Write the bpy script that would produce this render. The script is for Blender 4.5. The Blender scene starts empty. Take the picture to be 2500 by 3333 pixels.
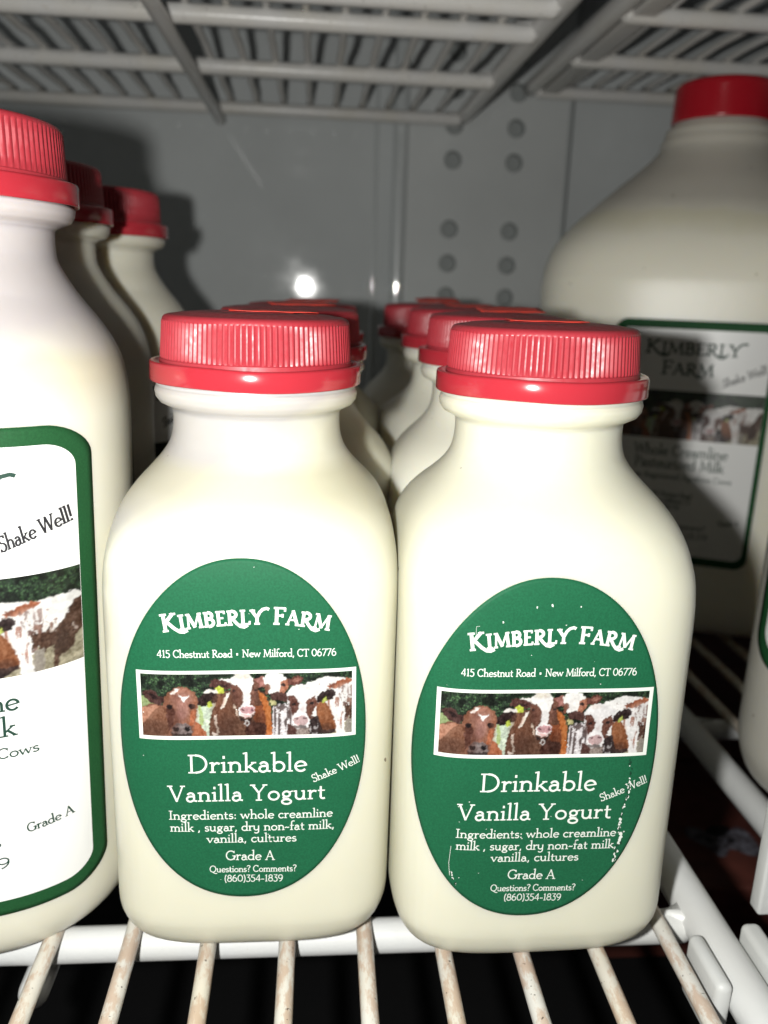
import bpy, bmesh, math, random
import numpy as np
from mathutils import Matrix, Vector

MM = 0.001
SC = bpy.context.scene
COL = SC.collection

# ------------------------------------------------------------------ camera
cam = bpy.data.cameras.new("camera")
cam_o = bpy.data.objects.new("camera", cam)
COL.objects.link(cam_o)
R_ = (0.9963537, -0.0783530, 0.0337651)
U_ = (-0.0120094, 0.2630166, 0.9647166)
F_ = (0.0844692, 0.9616044, -0.2611166)
cam_o.matrix_world = Matrix(((R_[0], U_[0], -F_[0], 0.0),
                             (R_[1], U_[1], -F_[1], 0.0),
                             (R_[2], U_[2], -F_[2], 0.128),
                             (0, 0, 0, 1)))
cam.sensor_fit = 'VERTICAL'
cam.sensor_height = 36.0
cam.sensor_width = 27.0
cam.lens = 36.0 * 2700.0 / 3333.0
cam.clip_start = 0.01
cam.clip_end = 20.0
cam.dof.use_dof = True
cam.dof.focus_distance = 0.150
cam.dof.aperture_fstop = 18.0
SC.camera = cam_o

# ------------------------------------------------------------------ light: phone flash beside the lens, faint room light
world = bpy.data.worlds.new("World")
SC.world = world
world.use_nodes = True
bg = world.node_tree.nodes["Background"]
bg.inputs["Color"].default_value = (0.86, 0.93, 1.0, 1)
bg.inputs["Strength"].default_value = 0.012
fl = bpy.data.lights.new("phone_flash", 'POINT')
fl.energy = 2.45
fl.shadow_soft_size = 0.0035
fl.color = (1.0, 0.995, 0.955)
fl_o = bpy.data.objects.new("phone_flash", fl)
fl_o.location = (-0.0240, 0.0, 0.129)
COL.objects.link(fl_o)

SC.view_settings.view_transform = 'Standard'
SC.view_settings.look = 'None'
SC.view_settings.exposure = 0.0
SC.view_settings.gamma = 1.0
SC.view_settings.use_curve_mapping = False
try:
    SC.cycles.use_denoising = True
    SC.cycles.max_bounces = 8
    SC.cycles.sample_clamp_indirect = 4.0
except Exception:
    pass

# ------------------------------------------------------------------ helpers
def s2l(c):
    out = []
    for v in c[:3]:
        v = v / 255.0
        out.append(v / 12.92 if v <= 0.04045 else ((v + 0.055) / 1.055) ** 2.4)
    return tuple(out) + (1.0,)

def link(o, parent=None):
    COL.objects.link(o)
    if parent is not None:
        o.parent = parent
    return o

def mesh_obj(name, verts, faces, mats, parent=None, smooth=True, fmat=None):
    me = bpy.data.meshes.new(name)
    me.from_pydata([tuple(v) for v in verts], [], faces)
    if not isinstance(mats, (list, tuple)):
        mats = [mats]
    for m in mats:
        me.materials.append(m)
    if fmat is not None:
        me.polygons.foreach_set("material_index", fmat)
    me.polygons.foreach_set("use_smooth", [smooth] * len(me.polygons))
    me.update()
    return link(bpy.data.objects.new(name, me), parent)

def bm_obj(name, bm, mat, parent=None, smooth=True, angle=None):
    me = bpy.data.meshes.new(name)
    bmesh.ops.recalc_face_normals(bm, faces=bm.faces)
    bm.to_mesh(me)
    bm.free()
    me.materials.append(mat)
    me.polygons.foreach_set("use_smooth", [smooth] * len(me.polygons))
    if angle is not None:
        try:
            me.set_sharp_from_angle(angle=math.radians(angle))
        except Exception:
            pass
    return link(bpy.data.objects.new(name, me), parent)

def thing(name, label, cat, loc=(0, 0, 0), rot=(0, 0, 0), group=None):
    o = bpy.data.objects.new(name, None)
    o.empty_display_size = 0.01
    o.location = loc
    o.rotation_euler = rot
    link(o)
    tag(o, label, cat, group)
    return o

def tag(o, label=None, cat=None, group=None, kind=None):
    if label: o["label"] = label
    if cat: o["category"] = cat
    if group: o["group"] = group
    if kind: o["kind"] = kind
    return o

def copy_tree(o, parent=None):
    c = o.copy()
    COL.objects.link(c)
    c.parent = parent
    for ch in list(o.children):
        copy_tree(ch, c)
    return c

# ------------------------------------------------------------------ materials
def mat(name, color, rough=0.5, spec=0.5, metal=0.0, sss=0.0, sss_scale=0.004, sss_rad=(1, .8, .5)):
    m = bpy.data.materials.new(name)
    m.use_nodes = True
    b = m.node_tree.nodes["Principled BSDF"]
    b.inputs["Base Color"].default_value = tuple(color[:3]) + (1,)
    b.inputs["Roughness"].default_value = rough
    b.inputs["Specular IOR Level"].default_value = spec
    b.inputs["Metallic"].default_value = metal
    if sss:
        b.inputs["Subsurface Weight"].default_value = sss
        b.inputs["Subsurface Scale"].default_value = sss_scale
        b.inputs["Subsurface Radius"].default_value = sss_rad
    return m

class NT:
    """tiny helper round a material's node tree"""
    def __init__(self, m):
        self.t = m.node_tree
        self.b = self.t.nodes["Principled BSDF"]
        self.co = self.t.nodes.new("ShaderNodeTexCoord")
    def n(self, kind, **kw):
        nd = self.t.nodes.new(kind)
        for k, v in kw.items():
            if k in nd.inputs:
                nd.inputs[k].default_value = v
            else:
                setattr(nd, k, v)
        return nd
    def l(self, a, b):
        self.t.links.new(a, b)
    def noise(self, scale, detail=3.0, rough=0.55, out="Fac", vec=None):
        nd = self.n("ShaderNodeTexNoise", Scale=scale, Detail=detail, Roughness=rough)
        self.l(vec if vec is not None else self.co.outputs["Object"], nd.inputs["Vector"])
        return nd.outputs[out]
    def ramp(self, fac, stops):
        nd = self.n("ShaderNodeValToRGB")
        r = nd.color_ramp
        while len(r.elements) < len(stops):
            r.elements.new(0.5)
        for e, (p, c) in zip(r.elements, stops):
            e.position = p
            e.color = (c, c, c, 1) if isinstance(c, (int, float)) else tuple(c[:3]) + (1,)
        self.l(fac, nd.inputs["Fac"])
        return nd.outputs["Color"]
    def mix(self, fac, a, b, blend='MIX'):
        nd = self.n("ShaderNodeMix", data_type='RGBA', blend_type=blend)
        for sock, v in ((nd.inputs[0], fac), (nd.inputs[6], a), (nd.inputs[7], b)):
            if hasattr(v, "links"):
                self.l(v, sock)
            else:
                sock.default_value = v if isinstance(v, (int, float)) else tuple(v[:3]) + (1,)
        return nd.outputs[2]
    def bump(self, h, strength=0.1, dist=0.0005):
        nd = self.n("ShaderNodeBump", Strength=strength, Distance=dist)
        self.l(h, nd.inputs["Height"])
        self.l(nd.outputs["Normal"], self.b.inputs["Normal"])
    def sepz(self):
        nd = self.n("ShaderNodeSeparateXYZ")
        self.l(self.co.outputs["Object"], nd.inputs["Vector"])
        return nd.outputs

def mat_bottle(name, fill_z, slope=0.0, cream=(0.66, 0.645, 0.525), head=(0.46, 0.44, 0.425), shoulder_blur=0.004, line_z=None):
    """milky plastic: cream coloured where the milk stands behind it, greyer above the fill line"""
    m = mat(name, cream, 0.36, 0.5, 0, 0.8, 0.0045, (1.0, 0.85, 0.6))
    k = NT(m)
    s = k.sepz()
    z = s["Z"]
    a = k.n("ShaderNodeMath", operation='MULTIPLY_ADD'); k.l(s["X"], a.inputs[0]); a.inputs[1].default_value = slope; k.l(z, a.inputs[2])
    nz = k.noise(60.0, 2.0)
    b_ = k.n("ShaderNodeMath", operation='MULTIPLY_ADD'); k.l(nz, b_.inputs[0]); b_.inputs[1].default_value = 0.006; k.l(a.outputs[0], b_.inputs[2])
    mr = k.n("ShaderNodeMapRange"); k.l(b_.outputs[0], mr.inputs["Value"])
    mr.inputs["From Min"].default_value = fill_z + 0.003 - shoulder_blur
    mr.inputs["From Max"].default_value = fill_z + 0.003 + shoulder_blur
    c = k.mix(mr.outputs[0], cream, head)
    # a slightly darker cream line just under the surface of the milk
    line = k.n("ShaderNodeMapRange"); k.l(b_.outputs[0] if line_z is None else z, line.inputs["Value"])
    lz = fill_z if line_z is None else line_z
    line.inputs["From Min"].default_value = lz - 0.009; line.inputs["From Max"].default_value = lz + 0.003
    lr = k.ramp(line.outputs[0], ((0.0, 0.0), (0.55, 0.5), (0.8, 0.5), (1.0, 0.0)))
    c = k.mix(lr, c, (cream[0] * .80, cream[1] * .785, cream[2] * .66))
    # specks of dirt
    sp = k.ramp(k.noise(330.0, 1.0, 0.4), ((0.0, 0.0), (0.815, 0.0), (0.83, 1.0), (1.0, 1.0)))
    c = k.mix(sp, c, (0.18, 0.14, 0.09))
    k.l(c, k.b.inputs["Base Color"])
    k.bump(k.noise(240.0, 2.0), 0.12, 0.0003)
    return m

M_YOG = mat_bottle("yogurt_plastic", 0.0975, -0.60, line_z=0.0935, shoulder_blur=0.003)
M_YOGFULL = mat_bottle("full_yogurt_plastic", 0.125, 0.0, cream=(0.66, 0.648, 0.53))
M_YOGREAR = mat_bottle("brightened_rear_yogurt_plastic", 0.125, 0.0, cream=(0.78, 0.765, 0.655), head=(0.6, 0.58, 0.5))  # paler copy of the same plastic, its colour offsets the flash falloff
M_MILK = mat_bottle("milk_plastic", 0.118, 0.05, cream=(0.70, 0.68, 0.57), head=(0.52, 0.485, 0.48))
M_MILKFULL = mat_bottle("full_milk_plastic", 0.16, 0.0, cream=(0.66, 0.64, 0.54))
M_JUG = mat_bottle("jug_plastic", 0.184, 0.02, cream=(0.88, 0.85, 0.73), head=(0.60, 0.57, 0.50), shoulder_blur=0.006)

M_JUGDIM = mat_bottle("shaded_jug_plastic", 0.30, 0.0, cream=(0.50, 0.485, 0.43))  # darker copy of the jug plastic, the jug's dim shading put into its colour

def mat_cap(name, col, rough=0.34):
    m = mat(name, col, rough, 0.5, 0, 0.15, 0.0015, (1, .2, .15))
    k = NT(m)
    v = k.noise(900.0, 2.0)
    k.l(k.ramp(v, ((0.3, rough - .06), (0.75, rough + .16))), k.b.inputs["Roughness"])
    k.l(k.mix(k.ramp(k.noise(120.0, 4.0), ((0.35, 0.0), (0.8, 0.35))), col, (min(1, col[0] * 1.1), col[1] * 1.7, col[2] * 1.6)), k.b.inputs["Base Color"])
    k.bump(v, 0.10, 0.00012)
    return m
M_CAP = mat_cap("red_ribbed_plastic", (0.36, 0.029, 0.041), .40)
M_BAND = mat("red_glossy_plastic", (0.41, 0.028, 0.041), 0.16, 0.5, 0, 0.15, 0.0015, (1, .2, .15))
M_JUGCAP = mat("dark_red_plastic", (0.42, 0.008, 0.018), 0.25)
M_STICK = mat("orange_sticker_paper", (0.72, 0.055, 0.035), 0.45)

def mat_label(name, col, rough=0.62):
    m = mat(name, col, rough, 0.18)
    k = NT(m)
    g = k.noise(2600.0, 2.0)
    d = k.noise(70.0, 3.0)
    c = k.mix(k.ramp(g, ((0.35, 0.0), (0.7, 1.0))), tuple(v * .86 for v in col), tuple(v * 1.12 for v in col))
    c = k.mix(k.ramp(d, ((0.4, 0.0), (0.75, 0.30))), c, tuple(v * .78 for v in col))
    k.l(c, k.b.inputs["Base Color"])
    k.bump(k.noise(420.0, 3.0), 0.05, 0.0002)
    return m
M_GREEN = mat_label("green_label_paper", (0.0102, 0.102, 0.045))
M_BORDER = mat_label("dark_green_border_ink", (0.013, 0.076, 0.025))
M_WPAPER = mat("white_label_paper", (0.80, 0.80, 0.79), 0.30, 0.5)
M_INKW = mat("white_ink", (0.70, 0.73, 0.68), 0.5)
M_INKG = mat("dark_green_ink", (0.010, 0.045, 0.030), 0.5)
M_INKK = mat("charcoal_ink", (0.015, 0.014, 0.018), 0.5)
M_SCUFFD = mat("scuff_dark", (0.004, 0.045, 0.020), 0.5)

m = mat("printed_photo", (0.5, 0.5, 0.5), 0.4)
_a = m.node_tree.nodes.new("ShaderNodeVertexColor"); _a.layer_name = "print"
m.node_tree.links.new(_a.outputs["Color"], m.node_tree.nodes["Principled BSDF"].inputs["Base Color"])
M_PHOTO = m

def mat_wire(name, col, stain, amount, rough=0.42, speck=0.69, yellow=0.6):
    """white coated wire with brown stains, chips and dark specks"""
    m = mat(name, col, rough, 0.5)
    k = NT(m)
    mp = k.n("ShaderNodeMapping"); mp.inputs["Scale"].default_value = (1, 0.35, 1)
    k.l(k.co.outputs["Object"], mp.inputs["Vector"])
    st = k.ramp(k.noise(330.0, 7.0, 0.70, vec=mp.outputs[0]), ((0.0, 0.0), (amount, 0.0), (amount + .09, 0.60), (1.0, 0.85)))
    yel = k.ramp(k.noise(55.0, 3.0, vec=mp.outputs[0]), ((0.40, 0.0), (0.72, yellow)))
    c = k.mix(yel, col, (col[0] * .94, col[1] * .86, col[2] * .68))
    c = k.mix(st, c, stain)
    sp = k.ramp(k.noise(900.0, 2.0, 0.5), ((0.0, 0.0), (speck, 0.0), (speck + .04, 0.85), (1.0, 0.9)))
    c = k.mix(sp, c, (0.05, 0.035, 0.025))
    k.l(c, k.b.inputs["Base Color"])
    k.bump(k.noise(300.0, 3.0), 0.25, 0.0004)
    return m
M_WIRE = mat_wire("stained_white_wire", (0.66, 0.645, 0.60), (0.46, 0.29, 0.18), 0.455, 0.42, 0.69, 0.8)
M_TUBE = mat_wire("white_coated_tube", (0.66, 0.67, 0.67), (0.50, 0.36, 0.22), 0.66, 0.38, 0.76, 0.15)
M_UPW = mat_wire("grey_white_wire", (0.72, 0.71, 0.69), (0.36, 0.27, 0.17), 0.64, 0.30, 0.70, 0.3)
M_CLIP = mat_wire("white_clip_plastic", (0.60, 0.61, 0.60), (0.42, 0.30, 0.20), 0.72, 0.45, 0.78, 0.1)

def mat_wall(name, col, rough):
    m = mat(name, col, rough, 0.32)
    k = NT(m)
    c = k.mix(k.ramp(k.noise(9.0, 4.0), ((0.3, 0.0), (0.75, 1.0))), tuple(v * .90 for v in col), tuple(v * 1.05 for v in col))
    sm = k.ramp(k.noise(26.0, 5.0, 0.6), ((0.55, 0.0), (0.8, 0.22)))
    c = k.mix(sm, c, tuple(v * 1.25 for v in col))
    k.l(c, k.b.inputs["Base Color"])
    k.l(k.ramp(k.noise(30.0, 4.0), ((0.3, rough - .03), (0.8, rough + .10))), k.b.inputs["Roughness"])
    k.bump(k.noise(18.0, 2.0), 0.03, 0.002)
    return m
M_WALL = mat_wall("grey_wall_enamel", (0.61, 0.635, 0.635), 0.032)
M_BEAD = mat("grey_bead_enamel", (0.60, 0.63, 0.63), 0.3)
_p = M_BEAD.node_tree.nodes["Principled BSDF"]
_p.inputs["Coat Weight"].default_value = 1.0
_p.inputs["Coat IOR"].default_value = 2.2
_p.inputs["Coat Roughness"].default_value = 0.04
M_SEAM = mat("grey_seam_enamel", (0.40, 0.42, 0.42), 0.5)
M_PANEL = mat_wall("grey_panel_enamel", (0.62, 0.64, 0.635), 0.16)
M_HOLE = mat("hole_shade_grey", (0.34, 0.36, 0.355), 0.7)  # darker than the panel: shade inside the recesses is put into the colour
M_DARK = mat("unlit_void_black", (0.007, 0.007, 0.0075), 0.6, 0.15)  # near-black colour paints in the unlit void below the shelves
M_TRAY = mat("grey_tray_plastic", (0.50, 0.51, 0.50), 0.5)

# ------------------------------------------------------------------ shape builders
def superpt(th, a, b, n):
    c, s = math.cos(th), math.sin(th)
    r = 1.0 / (abs(c) ** n + abs(s) ** n) ** (1.0 / n)
    return a * r * c, b * r * s

def smooth_profile(pts, step=0.8):
    """Catmull-Rom through (z, r, n) control points in mm; 'z' spacing kept"""
    P = [tuple(p) for p in pts]
    out = []
    for i in range(len(P) - 1):
        p0 = P[max(i - 1, 0)]; p1 = P[i]; p2 = P[i + 1]; p3 = P[min(i + 2, len(P) - 1)]
        d = math.hypot(p2[0] - p1[0], p2[1] - p1[1])
        k = max(1, int(d / step))
        for j in range(k):
            t = j / k
            q = []
            for c in range(3):
                m1 = (p2[c] - p0[c]) * .5; m2 = (p3[c] - p1[c]) * .5
                # limit tangents so that straight runs stay straight
                dd = p2[c] - p1[c]
                if dd == 0: m1 = m2 = 0
                else:
                    m1 = max(min(m1 / dd, 2.0), 0.0) * dd; m2 = max(min(m2 / dd, 2.0), 0.0) * dd
                q.append((2*t**3-3*t*t+1)*p1[c] + (t**3-2*t*t+t)*m1 + (-2*t**3+3*t*t)*p2[c] + (t**3-t*t)*m2)
            out.append(tuple(q))
    out.append(P[-1])
    return out

def lathe(name, prof, material, parent=None, N=128, ratio=1.0, cap_bottom=True, cap_top=True):
    """prof = [(z, r, n)] in mm; superellipse cross sections"""
    verts, faces = [], []
    for z, r, n in prof:
        for i in range(N):
            x, y = superpt(2 * math.pi * (i + .5) / N, r, r * ratio if n > 2.05 else r * (1 + (ratio - 1) * max(0, min(1, (n - 2) / .05))), n)
            verts.append((x * MM, y * MM, z * MM))
    L = len(prof)
    for j in range(L - 1):
        for i in range(N):
            k = (i + 1) % N
            faces.append((j*N+i, j*N+k, (j+1)*N+k, (j+1)*N+i))
    if cap_bottom:
        faces.append(tuple(range(N - 1, -1, -1)))
    if cap_top:
        faces.append(tuple((L - 1) * N + i for i in range(N)))
    return mesh_obj(name, verts, faces, material, parent)

class Front:
    """the front (-y) surface of a bottle body: (u, v) in mm -> local point, metres"""
    def __init__(self, prof, ratio=1.0):
        self.z = np.array([p[0] for p in prof]); self.r = np.array([p[1] for p in prof]); self.n = np.array([p[2] for p in prof])
        self.ratio = ratio
    def y(self, u, v):
        a = np.interp(v, self.z, self.r); n = np.interp(v, self.z, self.n)
        q = np.clip(1 - np.abs(u / a) ** n, 0.004, 1) ** (1 / n)
        return -a * self.ratio * q
    def pts(self, u, v, lift):
        u = np.asarray(u, float); v = np.asarray(v, float)
        e = 0.05
        y0 = self.y(u, v)
        du = (self.y(u + e, v) - self.y(u - e, v)) / (2 * e)
        dv = (self.y(u, v + e) - self.y(u, v - e)) / (2 * e)
        nrm = np.stack([du, -np.ones_like(du), dv], -1)
        nrm /= np.linalg.norm(nrm, axis=-1, keepdims=True)
        p = np.stack([u, y0, v], -1) + nrm * np.asarray(lift)[..., None]
        return p * MM

def disc_patch(fr, inside_pts, nr, lift):
    """filled patch from a closed outline [(u,v)] around its centre"""
    o = np.array(inside_pts); c = o.mean(0)
    verts = [fr.pts(c[0:1], c[1:2], np.array([lift]))[0]]
    faces = []
    N = len(o)
    for k in range(1, nr + 1):
        q = c + (o - c) * (k / nr)
        verts.extend(fr.pts(q[:, 0], q[:, 1], np.full(N, lift)))
        for i in range(N):
            j = (i + 1) % N
            if k == 1: faces.append((0, 1 + i, 1 + j))
            else:
                a = 1 + (k - 2) * N; b = 1 + (k - 1) * N
                faces.append((a + i, b + i, b + j, a + j))
    return verts, faces

def add_rim(verts, faces, fr, outline, lift):
    """short wall from the patch's edge down to the bottle, so the label has a thickness"""
    N = len(outline); o = np.array(outline)
    s = len(verts) - N
    b = len(verts)
    verts.extend(fr.pts(o[:, 0], o[:, 1], np.full(N, -0.02)))
    for i in range(N):
        j = (i + 1) % N
        faces.append((s + i, b + i, b + j, s + j))

def rrect(u0, v0, u1, v1, r, k=10, m=40):
    pts = []
    for cx, cy, a in ((u1 - r, v1 - r, 0), (u0 + r, v1 - r, 90), (u0 + r, v0 + r, 180), (u1 - r, v0 + r, 270)):
        for i in range(k + 1):
            t = math.radians(a + 90 * i / k)
            pts.append((cx + r * math.cos(t), cy + r * math.sin(t)))
    out = []
    for i in range(len(pts)):
        p, q = pts[i], pts[(i + 1) % len(pts)]
        d = math.hypot(q[0] - p[0], q[1] - p[1])
        n = max(1, int(d / 0.9))
        for j in range(n):
            out.append((p[0] + (q[0] - p[0]) * j / n, p[1] + (q[1] - p[1]) * j / n))
    return out

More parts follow.
